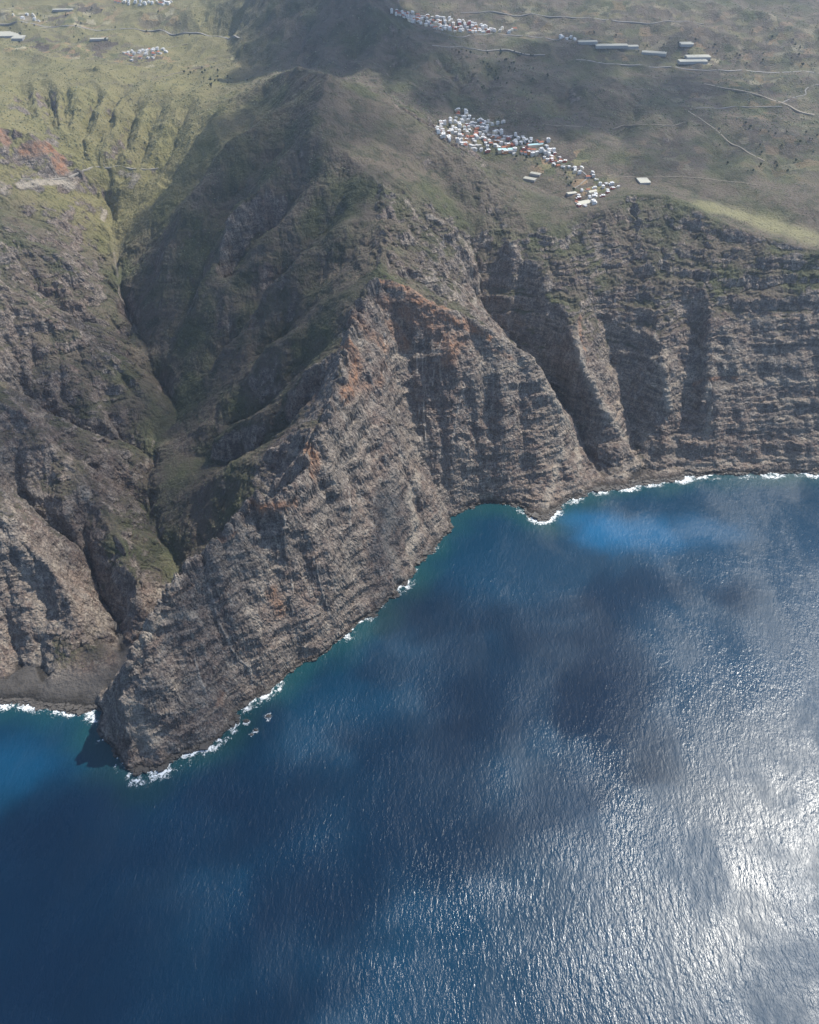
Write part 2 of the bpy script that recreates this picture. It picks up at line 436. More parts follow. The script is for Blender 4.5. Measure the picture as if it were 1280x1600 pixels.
def gully(x, y, dx_, dy_, freq, seed):
    """One octave of gullies running down the slope; (dx_, dy_) is the unit across-slope direction."""
    px = x * freq; py = y * freq
    ix = np.floor(px).astype(np.int32); iy = np.floor(py).astype(np.int32)
    fx = (px - ix).astype(np.float32); fy = (py - iy).astype(np.float32)
    c = np.zeros_like(fx); s = np.zeros_like(fx); w_ = np.zeros_like(fx)
    for a in (-1, 0, 1):
        for b in (-1, 0, 1):
            k = PERM[((ix + a + seed * 17) & 255) + PERM[(iy + b + seed * 29) & 255]]
            qx = fx - a - R256[k]; qy = fy - b - R256B[k]
            w = np.exp(-2.2 * (qx * qx + qy * qy))
            m = (qx * dx_ + qy * dy_) * 6.2832
            c += np.cos(m) * w; s += np.sin(m) * w; w_ += w
    w_ += 1e-4
    return c / w_, s / w_


def height(x, y):
    """Terrain height and masks at world points (flat float arrays)."""
    x = x.astype(np.float32); y = y.astype(np.float32)
    cdist = samp(CD, x, y)
    k = 0.55 + 0.45 * sstep(0, 90, cdist)
    st = samp(STEEP, x, y)
    ks = 1 - 0.6 * sstep(0.5, 1.3, st)
    wx = x + k * (16 * noise2(x / 80, y / 80, 11) + ks * (6 * noise2(x / 26, y / 26, 12) + 2.5 * noise2(x / 9, y / 9, 15)))
    wy = y + k * (16 * noise2(x / 80, y / 80, 13) + ks * (6 * noise2(x / 26, y / 26, 14) + 2.5 * noise2(x / 9, y / 9, 16)))
    h = samp(Hs, wx, wy)
    gx = samp(GX, x, y); gy = samp(GY, x, y)
    far = sstep(3250, 3600, y - 0.25 * np.minimum(x, 0))
    smooth = samp(SMOOTH, x, y)
    rough = sstep(0.25, 0.62, st) * sstep(-45, 5, cdist)
    rough = rough * (1 - 0.45 * far) * (1 - 0.85 * smooth)
    front = sstep(420, 260, cdist) * sstep(0.55, 0.9, st)
    right = sstep(150, 500, x) * sstep(1600, 1800, y) * (1 - far)
    flank = sstep(-50, -200, x) * sstep(250, 420, cdist) * sstep(-60, 40, x + 700 + 0.26 * (y - 1680))
    amp = 17.0
    freq = 1 / 130.0
    for o in range(5):
        gl = np.sqrt(gx * gx + gy * gy) + 1e-3
        ax, ay = -gy / gl, gx / gl
        c, s = gully(wx, wy, ax, ay, freq, 5 + o)
        c = np.where(c > 0, c ** 0.8, c)                          # sharp rills, rounded ribs
        wob = 0.7 + 0.7 * noise2(x / 150, y / 150, 40 + o)
        h = h + amp * rough * (c - 0.15) * wob * (1 - (0.0, 0.15, 0.55, 0.45, 0.3)[o] * front) * (1 - 0.45 * right) * (1 - (0.75, 0.6, 0.3, 0.2, 0.1)[o] * flank)
        gx = gx - 0.55 * s * ax * amp * freq * 6.28 * rough
        gy = gy - 0.55 * s * ay * amp * freq * 6.28 * rough
        amp *= 0.50; freq *= 2.05
    # bedded lava flows: thick cliff-forming beds, then thin ones, each with uneven risers and treads
    for per, seed, k0, k1, k2 in ((52.0, 21, 0.40, 0.10, 0.10), (15.0, 25, 0.35, -0.05, 0.5), (6.0, 28, 0.15, 0.0, 0.2)):
        bed = h + per * 0.55 * noise2(x / (per * 9), y / (per * 9), seed) + per * 0.2 * noise2(x / (per * 2), y / (per * 2), seed + 1) - 0.03 * x
        q = bed / per
        fi = np.floor(q); fr = q - fi
        thick = R256[(fi.astype(np.int32) * 7 + seed) & 255] * 0.4 + 0.35
        stair = np.where(fr < thick, fr / thick * 0.22, 0.22 + (fr - thick) / (1 - thick) * 0.78)
        kb = rough * (k0 * (1 - (0.8 if per > 40 else 0.4) * flank) + k1 * front + k2 * right) * np.clip(0.75 + 1.2 * noise2(x / (per * 4), y / (per * 4), seed + 2), 0, 1.5)
        h = h + np.clip(kb, 0, 0.95) * ((fi + stair) * per - bed)
    # small-scale roughness
    lo = fbm2(x / 240, y / 240, 3, 31) * 8 * sstep(20, 160, cdist)
    lo = lo + far * (1 - 0.85 * samp(SETTLED, x, y)) * (46 * (0.5 - np.abs(noise2(x / 430 + y / 900, y / 560, 33)) * 1.9) + 20 * (0.5 - np.abs(noise2(x / 150, y / 190, 34)) * 1.7) + 6 * (0.5 - np.abs(noise2(x / 60, y / 75, 36)) * 1.7))
    n = 0; a_ = 1.0
    for o in range(4):                                            # craggy, creased
        n = n + a_ * (0.5 - np.abs(noise2(x / 46 * 2 ** o, y / 46 * 2 ** o, 60 + o)) * 1.7)
        a_ *= 0.52
    hi = n * 4.2 * (1 - 0.55 * flank)
    h = h + lo * (0.6 + 0.4 * rough) * (1 - 0.6 * smooth) + hi * (0.06 + 0.94 * rough) * sstep(-40, 10, cdist)
    cr = samp(CREST, x, y)
    jag = np.abs(noise2(x / 42, y / 42, 141)) * 1.6 - 0.45 + 0.5 * np.abs(noise2(x / 17, y / 17, 142))
    h = h - cr * 24 * np.clip(jag, -0.35, 0.9) * sstep(5, 40, cdist)
    tower = np.clip(0.35 + 1.5 * noise2(x / 38, y / 38, 145), 0, 1) * (0.75 + 0.5 * noise2(x / 9, y / 9, 146))
    h = h + samp(CRN, x, y) * 26 * tower * sstep(15, 60, cdist)
    h = np.where(cdist > 18, np.maximum(h, 2.5 + 0.02 * cdist), h)
    return h, st, rough, cdist, far


# ------------------------------------------------------------------ materials (small node helper)
class Mat:
    def __init__(self, name):
        self.m = bpy.data.materials.new(name)
        self.m.use_nodes = True
        self.t = self.m.node_tree
        self.t.nodes.clear()
        self.out = self.n("ShaderNodeOutputMaterial")

    def n(self, kind, **kw):
        nd = self.t.nodes.new(kind)
        for k, v in kw.items():
            if k.startswith('i_'):
                nd.inputs[k[2:].replace('_', ' ')].default_value = v
            else:
                setattr(nd, k, v)
        return nd

    def l(self, a, b):
        self.t.links.new(a, b)

    def math(self, op, a, b=None, clamp=False):
        nd = self.n("ShaderNodeMath", operation=op, use_clamp=clamp)
        for i, v in enumerate((a, b)):
            if v is None:
                continue
            if isinstance(v, (int, float)):
                nd.inputs[i].default_value = v
            else:
                self.l(v, nd.inputs[i])
        return nd.outputs[0]

    def mix(self, fac, a, b, blend='MIX'):
        nd = self.n("ShaderNodeMix", data_type='RGBA', blend_type=blend)
        for s, v in ((nd.inputs[0], fac), (nd.inputs[6], a), (nd.inputs[7], b)):
            if isinstance(v, (int, float)):
                s.default_value = v
            elif isinstance(v, tuple):
                s.default_value = (*v, 1.0) if len(v) == 3 else v
            else:
                self.l(v, s)
        return nd.outputs[2]

    def ramp(self, fac, stops, interp='LINEAR'):
        nd = self.n("ShaderNodeValToRGB")
        cr = nd.color_ramp
        cr.interpolation = interp
        while len(cr.elements) < len(stops):
            cr.elements.new(0.5)
        for e, (p, c) in zip(cr.elements, stops):
            e.position = p
            e.color = (c, c, c, 1) if isinstance(c, (int, float)) else (*c, 1)
        self.l(fac, nd.inputs[0])
        return nd.outputs[0]

    def noise(self, vec, scale, detail=4, rough=0.55, dist=0.0):
        nd = self.n("ShaderNodeTexNoise", i_Scale=scale, i_Detail=detail, i_Roughness=rough, i_Distortion=dist)
        self.l(vec, nd.inputs["Vector"])
        return nd.outputs[0]


def mesh_obj(name, verts, faces, mats, parent=None, smooth=False):
    me = bpy.data.meshes.new(name)
    me.from_pydata([tuple(v) for v in verts], [], faces)
    for m in (mats if isinstance(mats, (list, tuple)) else [mats]):
        me.materials.append(m)
    if smooth:
        me.polygons.foreach_set('use_smooth', np.ones(len(me.polygons), bool))
    o = bpy.data.objects.new(name, me)
    sc.collection.objects.link(o)
    o.parent = parent
    return o


# ------------------------------------------------------------------ terrain sheet
def row_positions():
    ys = [820.0]
    while ys[-1] < 9000:
        y = ys[-1]
        if y < 1000: s = 4.0
        elif y < 2450: s = 2.3
        elif y < 3600: s = 2.3 + (y - 2450) / 1150 * 2.2
        else: s = 4.5 + (y - 3600) / 1000 * 9
        ys.append(y + s)
    return np.array(ys)


TY = row_positions()
NCOL = 960
TU = np.linspace(-1, 1, NCOL)
HW = 750 + 0.40 * TY
GXX = (TU[None, :] * HW[:, None]).astype(np.float32)
GYY = np.repeat(TY[:, None], NCOL, 1).astype(np.float32)
NR = len(TY)
print("terrain rows", NR, "cols", NCOL)
hz, st_, rough_, cdist_, far_ = [a.reshape(NR, NCOL) for a in height(GXX.ravel(), GYY.ravel())]


def sheet(name, xx, yy, zz, mat, keep=None):
    nr, nc = xx.shape
    me = bpy.data.meshes.new(name)
    nv = nr * nc
    me.vertices.add(nv)
    co = np.stack([xx, yy, zz], -1).astype(np.float32)
    me.vertices.foreach_set('co', co.ravel())
    idx = np.arange(nv).reshape(nr, nc)
    q = np.stack([idx[:-1, :-1], idx[:-1, 1:], idx[1:, 1:], idx[1:, :-1]], -1).reshape(-1, 4)
    if keep is not None:
        q = q[keep.ravel()[q].any(1)]
    nf = len(q)
    me.loops.add(nf * 4)
    me.loops.foreach_set('vertex_index', q.ravel().astype(np.int32))
    me.polygons.add(nf)
    me.polygons.foreach_set('loop_start', np.arange(nf, dtype=np.int32) * 4)
    me.polygons.foreach_set('loop_total', np.full(nf, 4, np.int32))
    me.polygons.foreach_set('use_smooth', np.ones(nf, bool))
    me.update(calc_edges=True)
    me.materials.append(mat)
    o = bpy.data.objects.new(name, me)
    sc.collection.objects.link(o)
    return o



def samp_fan(g, x, y):
    """Bilinear look-up in the fan-shaped terrain grid."""
    v = np.interp(y, TY, np.arange(NR)); u = (x / (750 + 0.40 * y) + 1) / 2 * (NCOL - 1)
    u = np.clip(u, 0, NCOL - 1.001); v = np.clip(v, 0, NR - 1.001)
    i = u.astype(int); j = v.astype(int); fu = u - i; fv = v - j
    return (g[j, i] * (1 - fu) + g[j, i + 1] * fu) * (1 - fv) + (g[j + 1, i] * (1 - fu) + g[j + 1, i + 1] * fu) * fv


def pick(pts):
    """Survey a list of sight lines: where each one meets the terrain (or the sea)."""
    p = np.asarray(pts, float)
    cx, cy = (p[:, 0] - 640.0) / FOC, (800.0 - p[:, 1]) / FOC
    d = np.stack([cx, CT + cy * ST, -ST + cy * CT], 1)
    t = np.concatenate([np.arange(1000, 3600, 6.0), np.arange(3600, 9000, 14.0)])
    q = d[:, None, :] * t[None, :, None]
    z = CAM_Z + q[..., 2]
    hh = np.maximum(samp_fan(hz, q[..., 0], q[..., 1]), 0)
    below = z < hh
    k = np.clip(below.argmax(1), 1, None)
    r = np.arange(len(p))
    g1 = (z - hh)[r, k - 1]; g2 = (z - hh)[r, k]
    f = np.clip(g1 / (g1 - g2 + 1e-9), 0, 1)
    tt = t[k - 1] + f * (t[k] - t[k - 1])
    w = d * tt[:, None]
    return np.stack([w[:, 0], w[:, 1], np.maximum(samp_fan(hz, w[:, 0], w[:, 1]), 0)], 1)


def paint(mask, pts, r, amount=1.0, soft=0.5, spread=None):
    """Mark ground within r metres of surveyed points or of the line through them."""
    for p, rr in zip(pts, spread if spread is not None else [r] * len(pts)):
        ro = rr * (1 + soft)
        j0, j1 = np.searchsorted(TY, [p[1] - ro, p[1] + ro])
        if j1 <= j0:
            continue
        hw = 750 + 0.4 * p[1]
        i0 = max(0, int(((p[0] - ro * 1.1) / hw + 1) / 2 * (NCOL - 1)) - 2); i1 = min(NCOL, int(((p[0] + ro * 1.1) / hw + 1) / 2 * (NCOL - 1)) + 3)
        if i1 <= i0:
            continue
        sl = np.s_[j0:j1, i0:i1]
        d = np.sqrt((GXX[sl] - p[0]) ** 2 + (GYY[sl] - p[1]) ** 2 + (hz[sl] - p[2]) ** 2)
        mask[sl] = np.maximum(mask[sl], amount * sstep(ro, rr * (1 - soft), d))


def track(px, step=6.0):
    return densify(pick(px), step)


# ---- what the ground is made of, by place
gz = np.gradient(hz, axis=0) / np.gradient(GYY, axis=0)
gxn = np.gradient(hz, axis=1) / np.gradient(GXX, axis=1)
slope = np.sqrt(gz ** 2 + gxn ** 2)
slope = blur(slope, 1)
N1 = fbm2(GXX / 190, GYY / 190, 4, 71, 0.6)
N2 = fbm2(GXX / 38, GYY / 38, 4, 75, 0.6)
seaface = sstep(430, 250, cdist_) * sstep(0.5, 0.85, st_)
flank_ = sstep(-50, -200, GXX) * sstep(250, 420, cdist_) * sstep(-1050, -900, GXX + 0.35 * (GYY - 2400))
veg = sstep(1.0, 0.45, slope * (0.62 + 0.38 * seaface - 0.30 * flank_) + 0.30 * N2 - 0.15 * N1)
veg *= (1 - 0.72 * seaface) * sstep(8, 50, hz) * (1 - 0.25 * sstep(-380, -620, GXX) * sstep(2500, 2000, GYY))
veg = np.clip(veg * (0.8 + 0.25 * N1) + 0.25 * samp(SMOOTH, GXX, GYY), 0, 1)
rust = np.zeros_like(hz); pale = np.zeros_like(hz); gravel = np.zeros_like(hz); straw = np.zeros_like(hz); plots = np.zeros_like(hz)
R = lambda px, r, a=1.0, m=None, soft=0.6: paint(rust if m is None else m, track(px), r, a, soft)
# oxidised red and orange bands along the crests and on the crag
R([(595, 440), (640, 452), (690, 480), (730, 505), (765, 528)], 9, 0.9)
R([(640, 462), (700, 498), (740, 515)], 13, 0.95)
R([(600, 470), (640, 490), (680, 510), (720, 535)], 22, 0.6)
R([(555, 500), (575, 520), (600, 540)], 20, 0.6)
R([(545, 540), (555, 570), (550, 595), (540, 620)], 22, 0.85)
R([(545, 605), (590, 600), (600, 570)], 14, 0.5)
R([(690, 530), (710, 545), (700, 565)], 20, 0.85); R([(612, 510), (632, 540)], 20, 0.75)
R([(478, 700), (490, 715), (488, 740)], 18, 1.0); R([(395, 785), (412, 795), (435, 790), (460, 785)], 10, 0.95)
R([(345, 845), (365, 832)], 7, 0.7); R([(255, 930), (275, 925), (300, 912)], 6, 0.5)
R([(425, 925), (440, 955)], 16, 0.7); R([(345, 1085), (342, 1100)], 10, 0.5)
R([(40, 235), (60, 232), (78, 232), (92, 245), (98, 260)], 26, 1.0); R([(0, 205), (8, 220)], 22, 0.9); R([(85, 250), (95, 268)], 16, 1.0)
R([(908, 495), (905, 520), (912, 545)], 9, 0.7); R([(1085, 600), (1110, 592), (1150, 590)], 7, 0.9); R([(1130, 490), (1200, 490), (1270, 505)], 5, 0.5)
R([(905, 660), (930, 640)], 6, 0.3); R([(800, 560), (760, 540)], 8, 0.4)
# pale ash, tuff scars and bleached ribs
P = lambda px, r, a=1.0, soft=0.6: paint(pale, track(px), r, a, soft)
P([(484, 207), (530, 230), (590, 284), (640, 320), (690, 345), (738, 395)], 9, 0.55); P([(500, 215), (545, 242), (600, 290)], 16, 0.4)
P([(705, 238), (770, 300), (785, 345), (800, 385)], 14, 0.4)
P([(900, 510), (905, 560), (925, 600), (945, 640), (980, 690)], 12, 0.6); P([(1035, 570), (1042, 620), (1045, 640)], 10, 0.6)
P([(835, 560), (852, 605), (880, 650), (900, 690), (905, 730)], 12, 0.6); P([(880, 700), (862, 760), (850, 800)], 14, 0.5)
P([(650, 740), (640, 780), (650, 820), (640, 860)], 22, 0.55); P([(610, 800), (600, 850), (620, 880)], 20, 0.45)
P([(1105, 600), (1110, 640), (1105, 680)], 8, 0.6); P([(1180, 600), (1240, 590), (1280, 600)], 14, 0.35); P([(1120, 560), (1230, 560)], 6, 0.4)
P([(30, 290), (60, 285), (95, 282), (110, 290)], 18, 0.9); P([(190, 270), (215, 275), (205, 290)], 16, 0.7); P([(165, 330), (160, 345)], 12, 0.9); P([(0, 285), (10, 300)], 20, 0.7)
P([(750, 425), (747, 450), (740, 475)], 9, 0.6)
P([(205, 1100), (215, 1130), (230, 1160)], 22, 0.5); P([(215, 1010), (250, 965), (300, 960)], 10, 0.4)
P([(900, 740), (960, 745), (1040, 735), (1150, 720), (1280, 715)], 8, 0.4)
for l in ([(70, 1000), (60, 940), (40, 900)], [(90, 700), (120, 745), (135, 775)], [(0, 720), (40, 760), (90, 800)]):
    P(l, 14, 0.35)
# dykes: thin pale walls cutting the sea cliff
DYKES = [[(322, 900), (328, 925), (335, 945), (342, 972), (352, 990), (362, 1012), (372, 1030), (388, 1040), (394, 1070)], [(455, 905), (457, 960)], [(443, 800), (446, 850)],
         [(305, 1030), (312, 1060), (322, 1085)], [(600, 520), (602, 560), (598, 590)], [(653, 520), (652, 580), (655, 640), (656, 690)], [(660, 560), (662, 640), (665, 690)],
         [(725, 600), (715, 640), (706, 690)], [(622, 640), (624, 700), (628, 730)], [(540, 740), (546, 790), (545, 830)], [(575, 580), (585, 610), (600, 618)], [(535, 620), (540, 660), (548, 680)],
         [(560, 770), (580, 800), (600, 830)], [(690, 530), (680, 570), (676, 600)], [(390, 1040), (395, 1062)], [(490, 870), (505, 930), (515, 960)], [(1110, 600), (1112, 640)]]
dyke = np.zeros_like(hz)
for l in DYKES:
    paint(dyke, track(l, 2.5), 2.6, 1.0, 0.5)
# stones of the stream bed and the black pebble beach
paint(pale, track([(178, 395), (184, 430), (186, 455), (200, 490), (215, 520)]), 5, 0.7)
paint(pale, track([(240, 690), (232, 715), (222, 745)]), 5, 0.6)
gravel = np.maximum(gravel, sstep(30, 14, hz) * sstep(0.7, 0.4, st_) * sstep(-10, 5, cdist_) * (GXX < -450))
# dry straw slopes, fields
for px, r in (((1110, 322), 60), ((1150, 335), 70), ((1200, 350), 80), ((1260, 368), 80), ((1320, 380), 90)):
    paint(straw, pick([px]), r, 1.0, 0.5)
for px, r in (((640, 12), 60), ((700, 10), 60)):
    paint(straw, pick([px]), r * 0.7, 0.5, 0.8)
for px, r, a in (((730, 198), 60, 0.5), ((770, 215), 70, 0.5), ((820, 228), 60, 0.5), ((690, 35), 90, 0.45), ((740, 45), 90, 0.45), ((925, 308), 40, 0.5), ((225, 85), 80, 0.5), ((38, 29), 60, 0.7)):
    paint(pale, pick([px]), r, a, 0.6)
for px, r, a in (((880, 255), 110, 1), ((930, 290), 90, 1), ((845, 240), 60, 0.7), ((60, 75), 160, 1), ((150, 80), 200, 1), ((220, 95), 160, 1), ((120, 25), 220, 0.9), ((250, 30), 160, 0.7), ((1000, 260), 60, 0.7), ((1100, 90), 140, 0.8), ((960, 78), 120, 0.8), ((20, 20), 120, 0.8), ((1150, 150), 300, 0.45), ((1230, 240), 220, 0.4), ((1000, 40), 340, 0.45), ((800, 40), 220, 0.45), ((1200, 60), 340, 0.45), ((1050, 240), 160, 0.4), ((740, 205), 120, 0.9), ((330, 100), 120, 0.6)):
    paint(plots, pick([px]), r, a, 0.5)
dry_sunlit = sstep(-300, -900, GXX + 0.12 * (GYY - 3000)) * sstep(2900, 3300, GYY)            # dry western grassland, sunlit warmth put into its colour
terr = np.sin((hz + 2 * N2) / 3.6 * 6.283)                                             # cultivation terraces
hz = hz + straw * (GYY < 4000) * 0.8 * terr + plots * 0.35 * terr
veg = np.clip(veg * (1 - 0.9 * rust) * (1 - 0.75 * pale) * (1 - gravel) * (1 - dyke), 0, 1)

# ---- rock relief that a height field cannot carry: push steep faces in and out along their normals
nrm = np.stack([-gxn, -gz, np.ones_like(hz)], -1)
nrm /= np.linalg.norm(nrm, axis=2)[..., None]
disp = np.zeros_like(hz)
for wl, am, sd in ((70.0, 7.0, 80), (30.0, 3.0, 81), (13.0, 2.4, 82), (6.0, 1.5, 83)):
    n3 = noise3(GXX.ravel() / wl, GYY.ravel() / wl, hz.ravel() / (wl * 0.55), sd).reshape(hz.shape)
    disp += am * (0.55 - np.abs(n3) * 1.8)
steep_k = sstep(0.5, 1.0, slope) * rough_ * sstep(-14, 0, cdist_)
disp = disp * steep_k * (1 - 0.5 * sstep(-50, -200, GXX) * sstep(250, 420, cdist_) * sstep(-60, 40, GXX + 700 + 0.26 * (GYY - 1680))) + dyke * 2.2
xx = GXX + nrm[..., 0] * disp; yy = GYY + nrm[..., 1] * disp; zz = hz + 0.5 * nrm[..., 2] * disp
xx[:, 0] = GXX[:, 0]; xx[:, -1] = GXX[:, -1]

# ------------------------------------------------------------------ terrain material
T = Mat("ground_rock")
geo = T.n("ShaderNodeNewGeometry")
pos = geo.outputs["Position"]
z1 = T.n("ShaderNodeVertexColor", layer_name="zone_a"); z2 = T.n("ShaderNodeVertexColor", layer_name="zone_b")
sa = T.n("ShaderNodeSeparateColor"); T.l(z1.outputs[0], sa.inputs[0])
sb = T.n("ShaderNodeSeparateColor"); T.l(z2.outputs[0], sb.inputs[0])
a_veg, a_rust, a_pale, a_dyke = sa.outputs[0], sa.outputs[1], sa.outputs[2], z1.outputs[1]
a_grav, a_straw, a_plots, a_dry_sunlit = sb.outputs[0], sb.outputs[1], sb.outputs[2], z2.outputs[1]
n_big = T.noise(pos, 0.006, 3)
n_mid = T.noise(pos, 0.035, 4, 0.6)
n_fine = T.noise(pos, 0.22, 4, 0.65)
mp = T.n("ShaderNodeMapping"); mp.inputs["Scale"].default_value = (0.006, 0.006, 0.085); mp.inputs["Rotation"].default_value = (0.02, -0.035, 0)
T.l(pos, mp.inputs[0])
n_bed = T.noise(mp.outputs[0], 1.0, 5, 0.62, 0.25)
rock = T.ramp(n_bed, [(0.32, (0.082, 0.073, 0.071)), (0.46, (0.165, 0.138, 0.118)), (0.54, (0.29, 0.24, 0.19)), (0.64, (0.47, 0.385, 0.29))])
sxp = T.n("ShaderNodeSeparateXYZ"); T.l(pos, sxp.inputs[0])
bnd = T.n("ShaderNodeMapRange", clamp=True); bnd.inputs[1].default_value = 450.0; bnd.inputs[2].default_value = 0.0; bnd.inputs[3].default_value = 0.0; bnd.inputs[4].default_value = 0.55
T.l(sxp.outputs[0], bnd.inputs[0])
rock = T.mix(bnd.outputs[0], rock, T.mix(n_mid, (0.12, 0.105, 0.095), (0.24, 0.20, 0.165)))   # the dyke-riddled headland shows its bedding less
rock = T.mix(T.ramp(n_big, [(0.42, 0.0), (0.62, 0.55)]), rock, (0.21, 0.135, 0.105))
rock = T.mix(T.ramp(n_mid, [(0.42, 0.0), (0.68, 0.75)]), rock, (0.28, 0.245, 0.21))
ms = T.n("ShaderNodeMapping"); ms.inputs["Scale"].default_value = (0.07, 0.07, 0.008); T.l(pos, ms.inputs[0])
n_str = T.noise(ms.outputs[0], 1.0, 5, 0.62, 0.4)
rock = T.mix(T.ramp(n_str, [(0.54, 0.0), (0.64, 0.75)]), rock, (0.37, 0.32, 0.26))
rock = T.mix(T.ramp(n_str, [(0.34, 0.6), (0.46, 0.0)]), rock, (0.05, 0.044, 0.043))
crk = T.math('ABSOLUTE', T.math('SUBTRACT', T.noise(pos, 0.075, 5, 0.65, 0.5), 0.5))
rock = T.mix(T.ramp(crk, [(0.0, 0.7), (0.05, 0.0)]), rock, (0.035, 0.031, 0.030))
rock = T.mix(T.ramp(n_fine, [(0.36, 0.75), (0.5, 0.0)]), rock, (0.05, 0.044, 0.042))
rock = T.mix(T.ramp(n_fine, [(0.56, 0.0), (0.70, 0.6)]), rock, (0.30, 0.26, 0.215))
rock = T.mix(T.math('MULTIPLY', a_pale, T.ramp(n_fine, [(0.3, 0.35), (0.6, 1.0)])), rock, (0.40, 0.35, 0.28))
rock = T.mix(T.math('MULTIPLY', T.math('MULTIPLY', a_rust, T.ramp(n_mid, [(0.3, 0.3), (0.6, 1.0)])), T.ramp(n_str, [(0.36, 0.15), (0.56, 1.0)])), rock, T.mix(n_fine, (0.17, 0.072, 0.05), (0.42, 0.22, 0.105)))
rock = T.mix(T.math('MULTIPLY', a_dyke, 0.75), rock, (0.42, 0.37, 0.31))
gcol = T.mix(n_mid, (0.055, 0.066, 0.036), (0.112, 0.106, 0.060))
gcol = T.mix(T.ramp(n_big, [(0.37, 0.0), (0.53, 0.9)]), gcol, (0.125, 0.100, 0.080))
n_pat = T.noise(pos, 0.016, 5, 0.65, 0.8)
gcol = T.mix(T.ramp(n_pat, [(0.50, 0.0), (0.60, 0.7)]), gcol, (0.048, 0.052, 0.034))
gcol = T.mix(T.math('MULTIPLY', a_dry_sunlit, 0.72), gcol, T.mix(n_mid, (0.15, 0.145, 0.058), (0.29, 0.25, 0.115)))
gcol = T.mix(T.ramp(n_fine, [(0.58, 0.0), (0.68, 0.6)]), gcol, (0.20, 0.20, 0.12))
gcol = T.mix(T.ramp(n_fine, [(0.34, 0.7), (0.44, 0.0)]), gcol, (0.035, 0.045, 0.022))
gcol = T.mix(T.math('MULTIPLY', a_straw, T.ramp(n_mid, [(0.3, 0.6), (0.6, 1.0)])), gcol, (0.215, 0.20, 0.11))
vp = T.n("ShaderNodeTexVoronoi", distance='CHEBYCHEV', i_Scale=0.022); T.l(pos, vp.inputs["Vector"])
psep = T.n("ShaderNodeSeparateColor"); T.l(vp.outputs["Color"], psep.inputs[0])
pcol = T.ramp(psep.outputs[0], [(0.0, (0.09, 0.07, 0.06)), (0.25, (0.13, 0.11, 0.08)), (0.4, (0.20, 0.18, 0.09)), (0.6, (0.09, 0.10, 0.05)), (0.75, (0.28, 0.19, 0.11)), (0.9, (0.34, 0.30, 0.20))], 'CONSTANT')
pf = T.math('MULTIPLY', a_plots, T.ramp(psep.outputs[1], [(0.3, 0.0), (0.4, 0.85)]))
gcol = T.mix(pf, gcol, pcol)
vfac = T.math('ADD', a_veg, T.math('MULTIPLY', T.math('SUBTRACT', n_fine, 0.5), 1.5), True)
vfac = T.ramp(vfac, [(0.30, 0.0), (0.62, 1.0)])
col = T.mix(vfac, rock, gcol)
col = T.mix(a_grav, col, T.mix(n_fine, (0.07, 0.065, 0.062), (0.12, 0.11, 0.10)))
sz = T.n("ShaderNodeSeparateXYZ"); T.l(pos, sz.inputs[0])
wet = T.math('ADD', sz.outputs[2], T.math('MULTIPLY', T.math('SUBTRACT', n_mid, 0.5), 14.0))
wet = T.n("ShaderNodeMapRange", clamp=True); wet.inputs[1].default_value = 13.0; wet.inputs[2].default_value = 5.0
T.l(T.math('ADD', sz.outputs[2], T.math('MULTIPLY', T.math('SUBTRACT', n_mid, 0.5), 14.0)), wet.inputs[0])
col = T.mix(T.math('MULTIPLY', wet.outputs[0], 0.85), col, (0.028, 0.026, 0.024))      # sea-wet black basalt along the waterline
vb = T.n("ShaderNodeTexVoronoi", i_Scale=0.11, i_Randomness=1.0); T.l(pos, vb.inputs["Vector"])
n_blk = T.noise(pos, 0.05, 3, 0.5, 1.0)
bump1 = T.n("ShaderNodeBump", i_Strength=1.0, i_Distance=4.0)
T.l(T.math('ADD', n_fine, T.math('MULTIPLY', n_bed, T.math('SUBTRACT', 1.6, T.math('MULTIPLY', vfac, 1.4)))), bump1.inputs["Height"])
bump2 = T.n("ShaderNodeBump", i_Strength=0.8, i_Distance=2.4)
T.l(vb.outputs["Distance"], bump2.inputs["Height"]); T.l(bump1.outputs[0], bump2.inputs["Normal"])
bs = T.n("ShaderNodeBsdfPrincipled", i_Roughness=0.95); bs.inputs["Specular IOR Level"].default_value = 0.15
T.l(col, bs.inputs["Base Color"]); T.l(bump2.outputs[0], bs.inputs["Normal"]); T.l(bs.outputs[0], T.out.inputs[0])

terrain = sheet("terrain", xx, yy, zz, T.m, keep=hz > -28)
terrain["kind"] = "structure"
terrain.data.polygons.foreach_set("use_smooth", np.zeros(len(terrain.data.polygons), bool))


def vcol(o, name, chans):
    a = o.data.attributes.new(name, 'FLOAT_COLOR', 'POINT')
    a.data.foreach_set('color', np.stack(chans, -1).astype(np.float32).ravel())


vcol(terrain, "zone_a", [veg, rust, pale, dyke])
vcol(terrain, "zone_b", [gravel, straw, plots, dry_sunlit])


# ------------------------------------------------------------------ sea
def spaced(lo, hi, a, b, fine, grow):
    v = list(np.arange(lo, hi + 1, fine))
    s_ = fine
    while v[-1] < b:
        s_ *= grow; v.append(v[-1] + s_)
    s_ = fine
    while v[0] > a:
        s_ *= grow; v.insert(0, v[0] - s_)
    return np.array(v)


